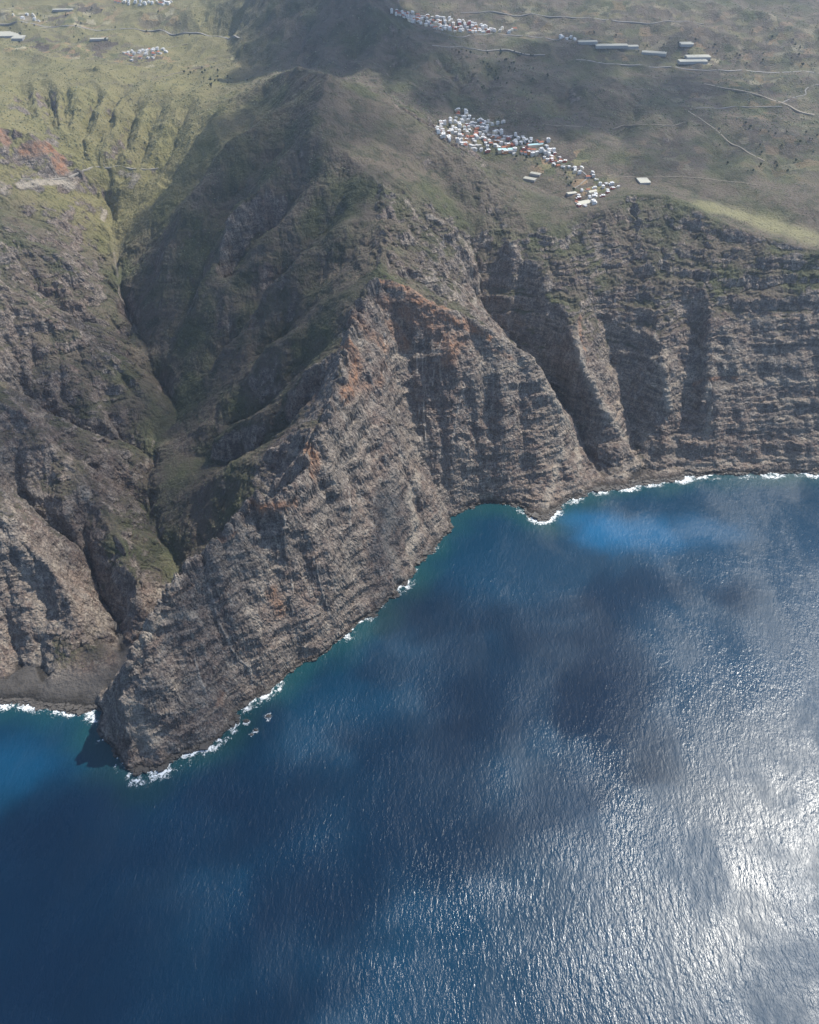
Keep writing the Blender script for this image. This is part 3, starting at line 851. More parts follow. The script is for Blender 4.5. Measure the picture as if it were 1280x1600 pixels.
SXv = spaced(-2600, 2600, -40000, 40000, 26, 1.35); SYv = spaced(300, 3000, -30000, 9300, 26, 1.35)
sxx, syy = np.meshgrid(SXv, SYv)
cds = -samp(CD, sxx, syy)
shallow = sstep(95, 5, cds + 25 * fbm2(sxx / 90, syy / 90, 3, 91))
blue_patch = np.zeros_like(sxx)  # soft brighter-blue ellipses tinted into the water
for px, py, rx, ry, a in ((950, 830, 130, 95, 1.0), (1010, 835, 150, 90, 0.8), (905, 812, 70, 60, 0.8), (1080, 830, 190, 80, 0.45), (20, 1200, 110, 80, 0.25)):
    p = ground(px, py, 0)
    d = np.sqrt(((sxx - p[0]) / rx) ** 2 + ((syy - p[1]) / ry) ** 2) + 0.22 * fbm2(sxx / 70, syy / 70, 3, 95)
    blue_patch = np.maximum(blue_patch, a * sstep(1.35, 0.25, d))
S = Mat("sea_water")
geo = S.n("ShaderNodeNewGeometry"); pos = geo.outputs["Position"]
vc = S.n("ShaderNodeVertexColor", layer_name="water_tint"); ss = S.n("ShaderNodeSeparateColor"); S.l(vc.outputs[0], ss.inputs[0])
m1 = S.n("ShaderNodeMapping"); m1.inputs["Rotation"].default_value = (0, 0, math.radians(-32)); m1.inputs["Scale"].default_value = (1 / 10, 1 / 24, 1)
m2 = S.n("ShaderNodeMapping"); m2.inputs["Rotation"].default_value = (0, 0, math.radians(-46)); m2.inputs["Scale"].default_value = (1 / 3.6, 1 / 7, 1)
S.l(pos, m1.inputs[0]); S.l(pos, m2.inputs[0])
w1 = S.noise(m1.outputs[0], 1.0, 3, 0.55, 0.4); w2 = S.noise(m2.outputs[0], 1.0, 3, 0.6, 0.3)
w0 = S.noise(pos, 0.0035, 4, 0.6, 0.6)                                     # wind patches
calm = S.ramp(w0, [(0.36, 0.45), (0.62, 1.0)])
hgt = S.math('ADD', S.math('MULTIPLY', w1, 1.7), S.math('MULTIPLY', w2, 0.85))
bp = S.n("ShaderNodeBump", i_Strength=1.0, i_Distance=1.0)
S.l(S.math('MULTIPLY', hgt, calm), bp.inputs["Height"])
deep = S.mix(w0, (0.0001, 0.019, 0.041), (0.0002, 0.036, 0.080))
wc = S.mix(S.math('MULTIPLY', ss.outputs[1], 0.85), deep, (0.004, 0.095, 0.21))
wc = S.mix(S.math('MULTIPLY', ss.outputs[0], 0.6), wc, (0.010, 0.060, 0.055))
mw = S.n("ShaderNodeMapping"); mw.inputs["Rotation"].default_value = (0, 0, math.radians(-25)); mw.inputs["Scale"].default_value = (0.0045, 0.0024, 1); S.l(pos, mw.inputs[0])
gust = S.noise(mw.outputs[0], 1.0, 8, 0.66, 0.45)                             # gusts roughen the water in wisps
bs = S.n("ShaderNodeBsdfPrincipled", i_IOR=1.333)
S.l(S.ramp(gust, [(0.35, 0.17), (0.50, 0.28), (0.62, 0.48)]), bs.inputs["Roughness"])
S.l(wc, bs.inputs["Base Color"]); S.l(bp.outputs[0], bs.inputs["Normal"]); S.l(bs.outputs[0], S.out.inputs[0])
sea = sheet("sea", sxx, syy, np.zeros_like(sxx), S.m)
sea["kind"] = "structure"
vcol(sea, "water_tint", [shallow, blue_patch, blue_patch * 0, blue_patch * 0 + 1])

# ------------------------------------------------------------------ haze: the air over the coast
Z = Mat("haze_air")
pv = Z.n("ShaderNodeVolumePrincipled"); pv.inputs["Density"].default_value = 4.3e-5; pv.inputs["Color"].default_value = (0.70, 0.83, 1.0, 1); pv.inputs["Anisotropy"].default_value = 0.6
Z.l(pv.outputs[0], Z.out.inputs["Volume"])


def box(x0, x1, y0, y1, z0, z1):
    v = [(x, y, z) for z in (z0, z1) for y in (y0, y1) for x in (x0, x1)]
    return v, [(0, 2, 3, 1), (4, 5, 7, 6), (0, 1, 5, 4), (2, 6, 7, 3), (0, 4, 6, 2), (1, 3, 7, 5)]


hv, hf = box(-75000, 75000, -60000, 30000, -92, 1712)
haze = mesh_obj("haze", hv, hf, Z.m)
haze["kind"] = "stuff"

# ------------------------------------------------------------------ clouds above the flight level: their shade lies on the slopes and the water
CZ = 2350.0
CS = 36.0
clx = np.arange(-3000, 6500, CS); cly = np.arange(-1500, 8000, CS)
cgx, cgy = np.meshgrid(clx, cly)
COT = SUN_DIR[:2] / SUN_DIR[2]
CLOUD_PX = [  # surveyed shade on the ground: px, py, ground height, radii in metres, depth
    (400, 330, 600, 330, 420, 0.72), (330, 520, 350, 330, 330, 0.55), (430, 640, 350, 220, 220, 0.35), (250, 760, 150, 260, 260, 0.4), (560, 50, 850, 480, 380, 1.25),
    (450, 180, 850, 120, 150, 0.8), (370, 205, 690, 150, 150, 0.9), (900, 130, 740, 700, 420, 0.7), (60, 640, 400, 260, 260, 0.55), (1100, 220, 650, 450, 200, 0.45),
    (880, 1050, 0, 330, 190, 0.6), (720, 1200, 0, 220, 200, 0.45), (300, 1330, 0, 520, 170, 0.7), (80, 1500, 0, 330, 240, 0.75), (380, 1560, 0, 200, 120, 0.5), (560, 1290, 0, 260, 120, 0.55), (650, 980, 0, 200, 200, 0.5), (300, 1000, 150, 200, 150, 0.3), (1000, 930, 0, 250, 100, 0.35)]
fld = np.zeros_like(cgx)
cwx = 150 * fbm2(cgx / 380, cgy / 380, 4, 111, 0.6); cwy = 150 * fbm2(cgx / 380, cgy / 380, 4, 117, 0.6)
for px, py, z, rx, ry, a in CLOUD_PX:
    p = ground(px, py, z)
    c0 = p[:2] + COT * (CZ - z)
    d = ((cgx + cwx - c0[0]) / rx) ** 2 + ((cgy + cwy - c0[1]) / ry) ** 2
    fld = np.maximum(fld, a * np.clip(1.25 - d * 0.8, 0, 1))
fld = fld + 0.45 * fbm2(cgx / 300, cgy / 300, 5, 101, 0.62) * (fld > 0) - 0.06
th = np.clip(fld, 0, None)
th[0] = th[-1] = 0; th[:, 0] = th[:, -1] = 0
CL = Mat("cloud_vapour")
pv = CL.n("ShaderNodeVolumePrincipled"); pv.inputs["Density"].default_value = 0.0085; pv.inputs["Color"].default_value = (1, 1, 1, 1); pv.inputs["Anisotropy"].default_value = 0.3
CL.l(pv.outputs[0], CL.out.inputs["Volume"])
nv = th.size
idt = np.arange(nv).reshape(th.shape)
idb = np.where(th > 0, idt + nv, idt)
vtop = np.stack([cgx, cgy, CZ + 170 * th], -1).reshape(-1, 3)
vbot = np.stack([cgx, cgy, CZ - 40 * th], -1).reshape(-1, 3)


def quads(i_, flip):
    q = [i_[:-1, :-1], i_[:-1, 1:], i_[1:, 1:], i_[1:, :-1]]
    return np.stack(q[::-1] if flip else q, -1).reshape(-1, 4)


on = (np.stack([th[:-1, :-1], th[:-1, 1:], th[1:, 1:], th[1:, :-1]], -1).max(-1) > 0).ravel()
cq = np.concatenate([quads(idt, False)[on], quads(idb, True)[on]])
allv = np.concatenate([vtop, vbot])
used, inv = np.unique(cq.ravel(), return_inverse=True)
clouds = mesh_obj("clouds", allv[used].tolist(), inv.reshape(-1, 4).tolist(), CL.m)
clouds["kind"] = "stuff"

# ------------------------------------------------------------------ surf along the shore
F = Mat("surf_foam")
geo = F.n("ShaderNodeNewGeometry"); pos = geo.outputs["Position"]
vc = F.n("ShaderNodeVertexColor", layer_name="surf"); fs = F.n("ShaderNodeSeparateColor"); F.l(vc.outputs[0], fs.inputs[0])
f1 = F.noise(pos, 0.10, 5, 0.7, 1.2)
f2 = F.noise(pos, 0.45, 3, 0.6, 0.5)
fa = F.math('ADD', fs.outputs[0], F.math('ADD', F.math('MULTIPLY', F.math('SUBTRACT', f1, 0.5), 2.2), F.math('MULTIPLY', F.math('SUBTRACT', f2, 0.5), 0.8)))
fa = F.ramp(fa, [(0.44, 0.0), (0.80, 1.0)])
df = F.n("ShaderNodeBsdfDiffuse"); df.inputs[0].default_value = (0.80, 0.84, 0.84, 1)
tr = F.n("ShaderNodeBsdfTransparent"); mx = F.n("ShaderNodeMixShader")
F.l(fa, mx.inputs[0]); F.l(tr.outputs[0], mx.inputs[1]); F.l(df.outputs[0], mx.inputs[2]); F.l(mx.outputs[0], F.out.inputs[0])
SURF_PX = [(0, 1100, 28, 0.9), (50, 1102, 26, 0.9), (100, 1112, 24, 0.8), (150, 1116, 22, 0.8), (160, 1160, 14, 0.5), (185, 1195, 16, 0.6), (215, 1222, 26, 0.8), (250, 1205, 30, 0.9), (290, 1187, 32, 1.0), (325, 1165, 34, 1.0),
           (362, 1140, 24, 0.6), (375, 1110, 22, 0.6), (400, 1095, 30, 1.0), (425, 1075, 26, 0.9), (460, 1052, 18, 0.45), (500, 1020, 14, 0.35), (545, 988, 26, 0.8), (570, 972, 20, 0.6), (600, 948, 16, 0.5), (630, 915, 26, 0.9),
           (650, 885, 18, 0.5), (680, 855, 16, 0.45), (715, 805, 10, 0.25), (760, 788, 10, 0.3), (815, 800, 16, 0.5), (845, 814, 30, 1.0), (868, 805, 26, 0.8), (900, 782, 24, 0.7), (940, 768, 24, 0.7), (985, 764, 28, 0.9),
           (1020, 757, 26, 0.8), (1070, 750, 30, 0.9), (1110, 745, 34, 1.0), (1160, 743, 30, 0.9), (1210, 742, 34, 1.0), (1260, 742, 32, 1.0), (1330, 744, 30, 0.9), (385, 1128, 12, 0.9), (400, 1142, 9, 0.8), (420, 1120, 12, 0.9), (393, 1148, 7, 0.8)]
surf = np.zeros_like(hz)
sp = np.array([ground(a, b, 0) for a, b, _, _ in SURF_PX])
for (a, b, r, am), p in zip(SURF_PX, sp):
    ro = r * 2.2
    j0, j1 = np.searchsorted(TY, [p[1] - ro, p[1] + ro]); hw = 750 + 0.4 * p[1]
    i0 = max(0, int(((p[0] - ro * 1.2) / hw + 1) / 2 * (NCOL - 1)) - 2); i1 = min(NCOL, int(((p[0] + ro * 1.2) / hw + 1) / 2 * (NCOL - 1)) + 3)
    if i1 <= i0 or j1 <= j0:
        continue
    sl = np.s_[j0:j1, i0:i1]
    d = np.sqrt((GXX[sl] - p[0]) ** 2 + (GYY[sl] - p[1]) ** 2)
    surf[sl] = np.maximum(surf[sl], am * sstep(ro, r * 0.4, d))
isolated = np.zeros_like(hz)
for a, b, r in ((385, 1128, 12), (400, 1142, 9), (420, 1120, 12), (393, 1148, 7)):
    p = ground(a, b, 0)
    isolated = np.maximum(isolated, sstep(r * 1.6, r * 0.3, np.sqrt((GXX - p[0]) ** 2 + (GYY - p[1]) ** 2)))
nearw = sstep(-13.0, -1.0, hz) * sstep(4.0, 1.5, hz)
base = sstep(-6.0, -0.3, hz) * sstep(4.0, 1.5, hz) * 0.5
surfv = np.maximum(np.maximum(nearw * (0.2 + 0.70 * surf) * (0.35 + 0.65 * sstep(0, 0.5, surf)), base), isolated * 0.62)
foam = sheet("foam", GXX, GYY, np.full_like(hz, 0.25), F.m, keep=surfv > 0.12)
foam["kind"] = "stuff"
vcol(foam, "surf", [surfv, surfv, surfv, np.ones_like(surfv)])

# ------------------------------------------------------------------ small helpers for things
def tag(o, label, cat, group=None):
    o["label"] = label; o["category"] = cat
    if group:
        o["group"] = group
    return o


def plain(name, col, rough=0.9, var=0.12):
    m = Mat(name)
    g = m.n("ShaderNodeNewGeometry")
    n_ = m.noise(g.outputs["Position"], 0.35, 3, 0.6)
    b = m.n("ShaderNodeBsdfPrincipled", i_Roughness=rough)
    m.l(m.mix(n_, tuple(c_ * (1 - var) for c_ in col), tuple(min(1, c_ * (1 + var)) for c_ in col)), b.inputs["Base Color"])
    m.l(b.outputs[0], m.out.inputs[0])
    return m.m


rs = random.Random(5)
# ------------------------------------------------------------------ roads and paths, draped on the ground
ASPH = plain("road_pale", (0.22, 0.205, 0.185), 0.9, 0.4); DIRT = plain("track_dirt", (0.22, 0.185, 0.14), 0.9, 0.4); PATH = plain("path_stone", (0.42, 0.38, 0.32))
ROADS = [('road', ASPH, 12, [(-60, 36), (0, 38), (60, 39), (120, 41), (200, 45), (240, 48), (300, 52), (345, 57), (374, 61)]),
         ('road', ASPH, 11, [(675, 71), (700, 75), (740, 76), (790, 77), (852, 86)]),
         ('road', ASPH, 12, [(900, 93), (960, 100), (1040, 105), (1110, 110), (1180, 112), (1290, 116)]),
         ('road', ASPH, 9, [(720, 20), (790, 22), (850, 25), (900, 28), (960, 33), (1020, 37), (1100, 38)]),
         ('road', ASPH, 9, [(680, 50), (740, 53), (800, 55), (850, 58), (890, 64), (930, 70), (1000, 78)]),
         ('road', DIRT, 6, [(848, 195), (875, 197), (912, 199), (945, 199), (975, 194), (1010, 195), (1035, 197), (1060, 194), (1085, 190)]),
         ('road', ASPH, 6, [(1078, 172), (1100, 168), (1140, 167), (1180, 167), (1222, 167)]),
         ('road', DIRT, 13, [(1100, 131), (1140, 139), (1180, 148), (1215, 158), (1240, 170), (1285, 186)]),
         ('road', DIRT, 7, [(1070, 170), (1100, 190), (1125, 208), (1145, 226), (1170, 240), (1195, 252)]),
         ('road', DIRT, 4, [(950, 276), (1000, 277), (1060, 276), (1100, 279), (1140, 284), (1182, 290)]),
         ('road', ASPH, 5, [(722, 178), (735, 192), (760, 208), (800, 222), (850, 240), (880, 258), (905, 264), (920, 276), (905, 290), (895, 296)]),
         ('road', ASPH, 5, [(1290, 130), (1268, 133), (1256, 142), (1262, 148), (1240, 152), (1222, 160)]),
         ('footpath', PATH, 3.5, [(22, 281), (50, 280), (80, 279), (108, 278), (118, 273), (133, 268), (150, 259), (178, 260), (200, 263), (222, 266), (248, 262)]),
         ('road', DIRT, 5, [(255, 76), (275, 72), (295, 68)]), ('road', DIRT, 5, [(240, 122), (270, 115), (300, 108), (330, 102), (345, 100)])]
for kind, mat, w, px in ROADS:
    c = densify(pick(px), 10.0)
    for _ in range(3):
        c[1:-1, :2] = (c[:-2, :2] + 2 * c[1:-1, :2] + c[2:, :2]) / 4
    tg = np.gradient(c[:, :2], axis=0); tg /= np.linalg.norm(tg, axis=1)[:, None] + 1e-9
    nr_ = np.stack([-tg[:, 1], tg[:, 0]], 1)
    cols_ = []
    for k_ in (-0.5, -0.25, 0, 0.25, 0.5):
        q = c[:, :2] + nr_ * w * k_
        cols_.append(np.stack([q[:, 0], q[:, 1], samp_fan(hz, q[:, 0], q[:, 1])], 1))
    zc = np.max([a_[:, 2] for a_ in cols_], 0) + 0.5                         # a level bench cut into the slope
    zc = np.convolve(np.pad(zc, 2, mode='edge'), np.ones(5) / 5, 'valid')
    n_ = len(c)
    rows = []
    for a_ in cols_:
        r_ = a_.copy(); r_[:, 2] = zc; rows.append(r_)
    lo = [rows[0].copy(), rows[-1].copy()]
    for l_ in lo:
        l_[:, 2] -= 6.0
    rings = [lo[0]] + rows + [lo[1]]
    V_ = np.concatenate(rings); F_ = []
    for a_ in range(len(rings) - 1):
        for b_ in range(n_ - 1):
            F_.append((a_ * n_ + b_, (a_ + 1) * n_ + b_, (a_ + 1) * n_ + b_ + 1, a_ * n_ + b_ + 1))
    o = mesh_obj(kind, V_, F_, mat)
    o["kind"] = "structure"

# ------------------------------------------------------------------ houses
WALLS = {'white': plain("wall_white", (0.72, 0.70, 0.66)), 'cream': plain("wall_cream", (0.66, 0.57, 0.42)), 'orange': plain("wall_orange", (0.62, 0.27, 0.10)),
         'red': plain("wall_red", (0.48, 0.12, 0.08)), 'pale blue': plain("wall_blue", (0.45, 0.58, 0.66)), 'grey': plain("wall_grey", (0.42, 0.41, 0.40))}
ROOF_W = plain("roof_white", (0.70, 0.69, 0.67)); ROOF_T = plain("roof_tile", (0.36, 0.13, 0.07)); ROOF_G = plain("roof_grey", (0.38, 0.37, 0.36)); PANE = plain("pane_dark", (0.03, 0.035, 0.04), 0.2)
SHEET_W = plain("greenhouse_sheet", (0.44, 0.42, 0.34), 0.7, 0.35); SHEET_T = plain("shed_teal", (0.38, 0.60, 0.60), 0.6); STEEL = plain("steel_frame", (0.3, 0.3, 0.3), 0.5)


def boxes(lst):
    V_, F_ = [], []
    for b_ in lst:
        v, f = box(*b_); n_ = len(V_)
        V_ += v; F_ += [tuple(i + n_ for i in q) for q in f]
    return V_, F_


def house_mesh(kind):
    """walls, roof and windows of one kind of house (metres; base sunk 4 m for the slope)"""
    if kind == 0:      # two storeys with a low wing
        w = [(-6, 6, -5, 5, -4, 7), (6, 11, -4, 4, -4, 3.6)]; r = [(-6.3, 6.3, -5.3, 5.3, 7, 7.5), (6.3, 11.3, -4.3, 4.3, 3.6, 4.0), (-3, 1, -2, 2, 7.5, 9.4)]
    elif kind == 1:    # L-shaped, one storey and a terrace
        w = [(-8, 8, -4, 4, -4, 4), (-8, -2, 4, 10, -4, 4.2)]; r = [(-8.3, 8.3, -4.3, 4.3, 4, 4.5), (-8.3, -1.7, 4.3, 10.3, 4.2, 4.6)]
    elif kind == 2:    # narrow three storeys
        w = [(-4.5, 4.5, -5, 5, -4, 10), (-4.5, 4.5, -8, -5, -4, 6.5)]; r = [(-4.8, 4.8, -5.3, 5.3, 10, 10.5), (-4.8, 4.8, -8.3, -5.3, 6.5, 6.9), (-2, 2, 1, 4, 10.5, 12.5)]
    else:              # gabled
        w = [(-7, 7, -4.5, 4.5, -4, 5), (7, 10, -3, 3, -4, 3)]; r = None
    wv, wf = boxes(w)
    if r:
        rv, rf = boxes(r)
    else:
        rv = [(-7.6, -5.3, 4.6), (7.6, -5.3, 4.6), (7.6, 5.3, 4.6), (-7.6, 5.3, 4.6), (-7.6, 0, 8), (7.6, 0, 8), (7, -3.4, 3.0), (10.4, -3.4, 2.8), (10.4, 3.4, 2.8), (7, 3.4, 3.0), (7, 0, 4.6), (10.4, 0, 4.4)]
        rf = [(0, 1, 5, 4), (2, 3, 4, 5), (0, 4, 3), (1, 2, 5), (0, 3, 2, 1), (6, 7, 11, 10), (8, 9, 10, 11), (6, 10, 9), (7, 8, 11), (6, 9, 8, 7)]
    x0, x1, y0, y1, _, z1_ = w[0]
    win = []
    for zf in np.arange(1.2, z1_ - 1.5, 3.0):
        for xw in np.arange(x0 + 2, x1 - 1, 3.2):
            win.append((xw, xw + 1.3, y0 - 0.08, y0 + 0.05, zf, zf + 1.5)); win.append((xw, xw + 1.3, y1 - 0.05, y1 + 0.08, zf, zf + 1.5))
    nv_, nf_ = boxes(win)
    return (wv, wf), (rv, rf), (nv_, nf_)


KINDS = [house_mesh(k_) for k_ in range(4)]
KIND_TXT = ['winged house', 'low L-shaped house', 'tall narrow house', 'tile-roofed house']
DATA = {}


def house(p, rz, sc_, kind, colour, place, group):
    key = (kind, colour)
    if key not in DATA:
        me = []
        for (v, f), nm, mt in zip(KINDS[kind], ('house', 'roof', 'windows'), (WALLS[colour], ROOF_T if kind == 3 else (ROOF_G if kind == 1 else ROOF_W), PANE)):
            m_ = bpy.data.meshes.new(nm); m_.from_pydata([tuple(q) for q in v], [], f); m_.materials.append(mt); me.append(m_)
        DATA[key] = me
    o = bpy.data.objects.new("house", DATA[key][0]); sc.collection.objects.link(o)
    o.location = p; o.rotation_euler = (0, 0, rz); o.scale = (sc_, sc_, sc_)
    for nm, m_ in (("roof", DATA[key][1]), ("windows", DATA[key][2])):
        c_ = bpy.data.objects.new(nm, m_); sc.collection.objects.link(c_); c_.parent = o
        if nm == "windows":
            c_["kind"] = "stuff"
    tag(o, colour + ' ' + KIND_TXT[kind] + ' ' + place, 'house', group)
    return o


ORD = ['leftmost', 'second from left', 'third from left', 'fourth from left', 'fifth from left', 'sixth from left', 'seventh from left', 'eighth from left', 'ninth from left', 'tenth from left', 'eleventh from left', 'twelfth from left', 'thirteenth from left', 'fourteenth from left']


def cell_words(pts):
    """a place inside its cluster for each surveyed point: rows front to back, columns left to right"""
    P_ = np.asarray(pts, float)
    sx_ = P_[:, 0] / (P_[:, 1] * CT + (CAM_Z - P_[:, 2]) * ST); sy_ = P_[:, 1]
    n_ = len(P_)
    nc_ = 1 if n_ < 6 else 3 if n_ < 40 else 5
    nr__ = 1 if n_ < 10 else 2 if n_ < 40 else 3
    cr_ = np.minimum(np.argsort(np.argsort(sx_)) * nc_ // n_, nc_ - 1); rr_ = np.minimum(np.argsort(np.argsort(-sy_)) * nr__ // n_, nr__ - 1)
    cw = {1: [''], 3: ['left', 'middle', 'right'], 5: ['far left', 'left', 'middle', 'right', 'far right']}[nc_]
    rw = {1: [''], 2: ['rear', 'front'], 3: ['rear', 'central', 'front']}[nr__]
    return [(rw[b_] + ' ' + cw[a_]).strip() for a_, b_ in zip(cr_, rr_)], sx_


def relabel(objs, pts, heads, place, limit=16):
    """labels that say which one: looks, place in the cluster and, where looks repeat there, order from the left"""
    cells, sx_ = cell_words(pts)
    bucket = {}
    for k_, (h_, c_) in enumerate(zip(heads, cells)):
        bucket.setdefault((h_, c_), []).append(k_)
    for (h_, c_), ks_ in bucket.items():
        ks_.sort(key=lambda k_: sx_[k_])
        for r_, k_ in enumerate(ks_):
            o_ = '' if len(ks_) == 1 else ', ' + (ORD[r_] if r_ < len(ORD) - 1 else 'towards the right')
            objs[k_]["label"] = h_ + o_ + (', ' + c_ + ' part of ' if c_ else ', ') + place


def in_poly(x, y, poly):
    r_ = False; n_ = len(poly)
    for i in range(n_):
        (xa, ya), (xb, yb) = poly[i], poly[i - 1]
        if (ya > y) != (yb > y) and x < (xb - xa) * (y - ya) / (yb - ya) + xa:
            r_ = not r_
    return r_


TOWNS = [  # outline on the photograph, houses, closeness, scale, colours, place, group
    ([(672, 199), (700, 187), (716, 171), (728, 172), (735, 184), (790, 186), (788, 194), (765, 202), (800, 210), (862, 222), (866, 236), (840, 245), (790, 240), (745, 236), (700, 220)], 150, 12, 1.12, 'wwwwwwwwcwgcworw', 'valley village', 'houses of the valley village'),
    ([(840, 236), (870, 236), (882, 256), (866, 262), (850, 250)], 14, 14, 1.0, 'wwwrco', 'lower end of valley village', 'houses at the lower end of the valley village'),
    ([(868, 246), (890, 256), (915, 266), (940, 278), (932, 284), (900, 272), (870, 258)], 12, 16, 0.95, 'wwcgr', 'houses among brown plots', 'houses among the brown plots'),
    ([(905, 300), (930, 290), (968, 280), (975, 292), (955, 302), (925, 322), (905, 326), (895, 315)], 24, 17, 1.0, 'wwwcgwr', 'hamlet above sea cliff', 'houses of the hamlet above the sea cliff'),
    ([(606, 17), (640, 20), (700, 29), (770, 44), (776, 51), (740, 52), (690, 48), (640, 34)], 112, 15, 1.15, 'wwwwwcgcrwow', 'far town', 'houses of the far town'),
    ([(188, 85), (215, 78), (258, 75), (262, 82), (240, 92), (205, 95)], 26, 17, 1.1, 'wwwwc', 'sunny valley hamlet', 'houses of the sunny valley hamlet'),
    ([(178, 3), (215, 2), (268, 2), (266, 8), (200, 8)], 20, 20, 1.2, 'wwwc', 'row at top left corner', 'houses at the top left corner'),
    ([(18, 24), (60, 22), (66, 34), (30, 34)], 7, 24, 1.2, 'wcc', 'group by pale yard', 'houses by the pale yard'),
    ([(776, 46), (806, 46), (806, 54), (776, 52)], 5, 20, 1.1, 'wcc', 'group just right of far town', 'houses right of the far town'),
    ([(875, 56), (900, 58), (898, 64), (876, 62)], 5, 18, 1.0, 'w', 'group along upper road', 'houses along the upper road')]
CODE = {'w': 'white', 'c': 'cream', 'o': 'orange', 'p': 'pale blue', 'r': 'red', 'g': 'grey', 't': 'cream'}
for poly, cnt, gap, scl, cols, place, grp in TOWNS:
    xs = [a_ for a_, _ in poly]; ys = [b_ for _, b_ in poly]
    cand = []
    while len(cand) < cnt * 12:
        a_, b_ = rs.uniform(min(xs), max(xs)), rs.uniform(min(ys), max(ys))
        if in_poly(a_, b_, poly):
            cand.append((a_, b_))
    W_ = pick(cand); got = []
    for w_ in W_:
        if len(got) >= cnt:
            break
        if all((w_[0] - g_[0]) ** 2 + (w_[1] - g_[1]) ** 2 > (gap * 1.15) ** 2 for g_ in got):
            got.append(w_)
    th0 = rs.uniform(-0.5, 0.5)
    made = []; heads = []
    for w_ in got:
        kind = rs.choice([0, 0, 1, 2, 2, 3])
        colr = CODE[rs.choice(cols)]
        made.append(house(w_, th0 + rs.choice([0, 1.5708, 3.1416, -1.5708]) + rs.uniform(-0.25, 0.25), scl * rs.uniform(0.85, 1.2), kind, colr, place, grp))
        heads.append(colr + ' ' + KIND_TXT[kind])
    relabel(made, got, heads, place)


def shed(p, rz, L, Wd, Hh, bays, mat, name, label, cat, group):
    """multi-bay hall: end and side walls, one vaulted or pitched roof per bay"""
    e = bpy.data.objects.new(name, None); sc.collection.objects.link(e)
    e.location = p; e.rotation_euler = (0, 0, rz)
    bw = Wd / bays
    wv, wf = boxes([(-L / 2, L / 2, -Wd / 2, Wd / 2, -5, Hh)])
    mesh_obj("wall", wv, wf, STEEL if cat == 'greenhouse' else WALLS['cream'], e)
    for b_ in range(bays):
        y0_ = -Wd / 2 + b_ * bw
        prof = [(y0_ + bw * t_, Hh + 0.05 + 0.22 * bw * math.sin(math.pi * t_)) for t_ in np.linspace(0.02, 0.98, 7)]
        v = [(-L / 2 - 0.4, a_, b2) for a_, b2 in prof] + [(L / 2 + 0.4, a_, b2) for a_, b2 in prof]
        f = [(i, i + 1, i + 8, i + 7) for i in range(6)] + [tuple(range(6, -1, -1)), tuple(range(7, 14)), (0, 7, 13, 6)]
        mesh_obj("roof_bay", v, f, mat, e)
    tag(e, label, cat, group)
    return e


SHEDS = [((1005, 284), 0.1, 40, 52, 5, 4, SHEET_W, 'greenhouse', 'white greenhouse of four bays right of the cliff-top hamlet', 'greenhouse', None),
         ((828, 281), -0.5, 46, 24, 5, 2, SHEET_W, 'greenhouse', 'pale green greenhouse nearer the ridge, left of the brown plots', 'greenhouse', None),
         ((837, 273), -0.5, 40, 20, 5, 2, SHEET_W, 'greenhouse', 'smaller pale greenhouse behind its twin by the brown plots', 'greenhouse', None),
         ((790, 236), 0.15, 62, 20, 7, 2, SHEET_T, 'long_hall', 'long turquoise-roofed hall at the front of the valley village', 'hall', None),
         ((838, 228), 0.25, 70, 14, 6, 1, SHEET_T, 'long_hall', 'long pale teal hall at the right end of the valley village', 'hall', None),
         ((925, 302), 0.5, 34, 16, 7, 1, SHEET_W, 'farm_hall', 'tall white farm hall in the cliff-top hamlet', 'hall', None),
         ((912, 318), 0.45, 56, 30, 4, 3, SHEET_W, 'greenhouse', 'cream greenhouse at the near edge of the cliff-top hamlet', 'greenhouse', None),
         ((893, 303), 0.3, 36, 18, 4, 2, SHEET_W, 'greenhouse', 'low cream greenhouse left of the cliff-top hamlet', 'greenhouse', None),
         ((918, 67), 0.1, 90, 26, 6, 2, SHEET_W, 'greenhouse', 'short pale greenhouse left of the row below the upper road', 'greenhouse', None),
         ((955, 73), 0.05, 150, 34, 6, 2, SHEET_W, 'greenhouse', 'longest pale greenhouse in the row below the upper road', 'greenhouse', None),
         ((985, 74), 0.05, 70, 30, 6, 2, SHEET_W, 'greenhouse', 'pale greenhouse touching the right end of the longest one', 'greenhouse', None),
         ((1022, 84), -0.3, 110, 34, 6, 2, SHEET_W, 'greenhouse', 'slanting pale greenhouse in the middle of the upper plain', 'greenhouse', None),
         ((1072, 70), 0.05, 60, 40, 6, 2, SHEET_W, 'greenhouse', 'lone pale greenhouse highest on the upper plain', 'greenhouse', None),
         ((1090, 90), 0.05, 110, 44, 6, 3, SHEET_W, 'greenhouse', 'rear pale greenhouse of the pair above the right-hand highway', 'greenhouse', None),
         ((1082, 97), 0.05, 130, 40, 6, 3, SHEET_W, 'greenhouse', 'front pale greenhouse of the pair above the right-hand highway', 'greenhouse', None),
         ((12, 55), 0.1, 170, 110, 6, 6, SHEET_W, 'greenhouse', 'huge white greenhouse cut by the left edge below the highway', 'greenhouse', None),
         ((30, 60), 0.0, 60, 70, 6, 4, SHEET_W, 'greenhouse', 'square white greenhouse beside the huge one below the highway', 'greenhouse', None),
         ((155, 62), 0.1, 90, 24, 5, 2, SHEET_W, 'greenhouse', 'narrow white greenhouse on the sunny valley floor', 'greenhouse', None),
         ((100, 16), 0.05, 120, 24, 5, 2, SHEET_W, 'greenhouse', 'narrow pale greenhouse above the highway at top left', 'greenhouse', None)]
for px, *rest in SHEDS:
    p = pick([px])[0]
    shed(tuple(p), *rest)

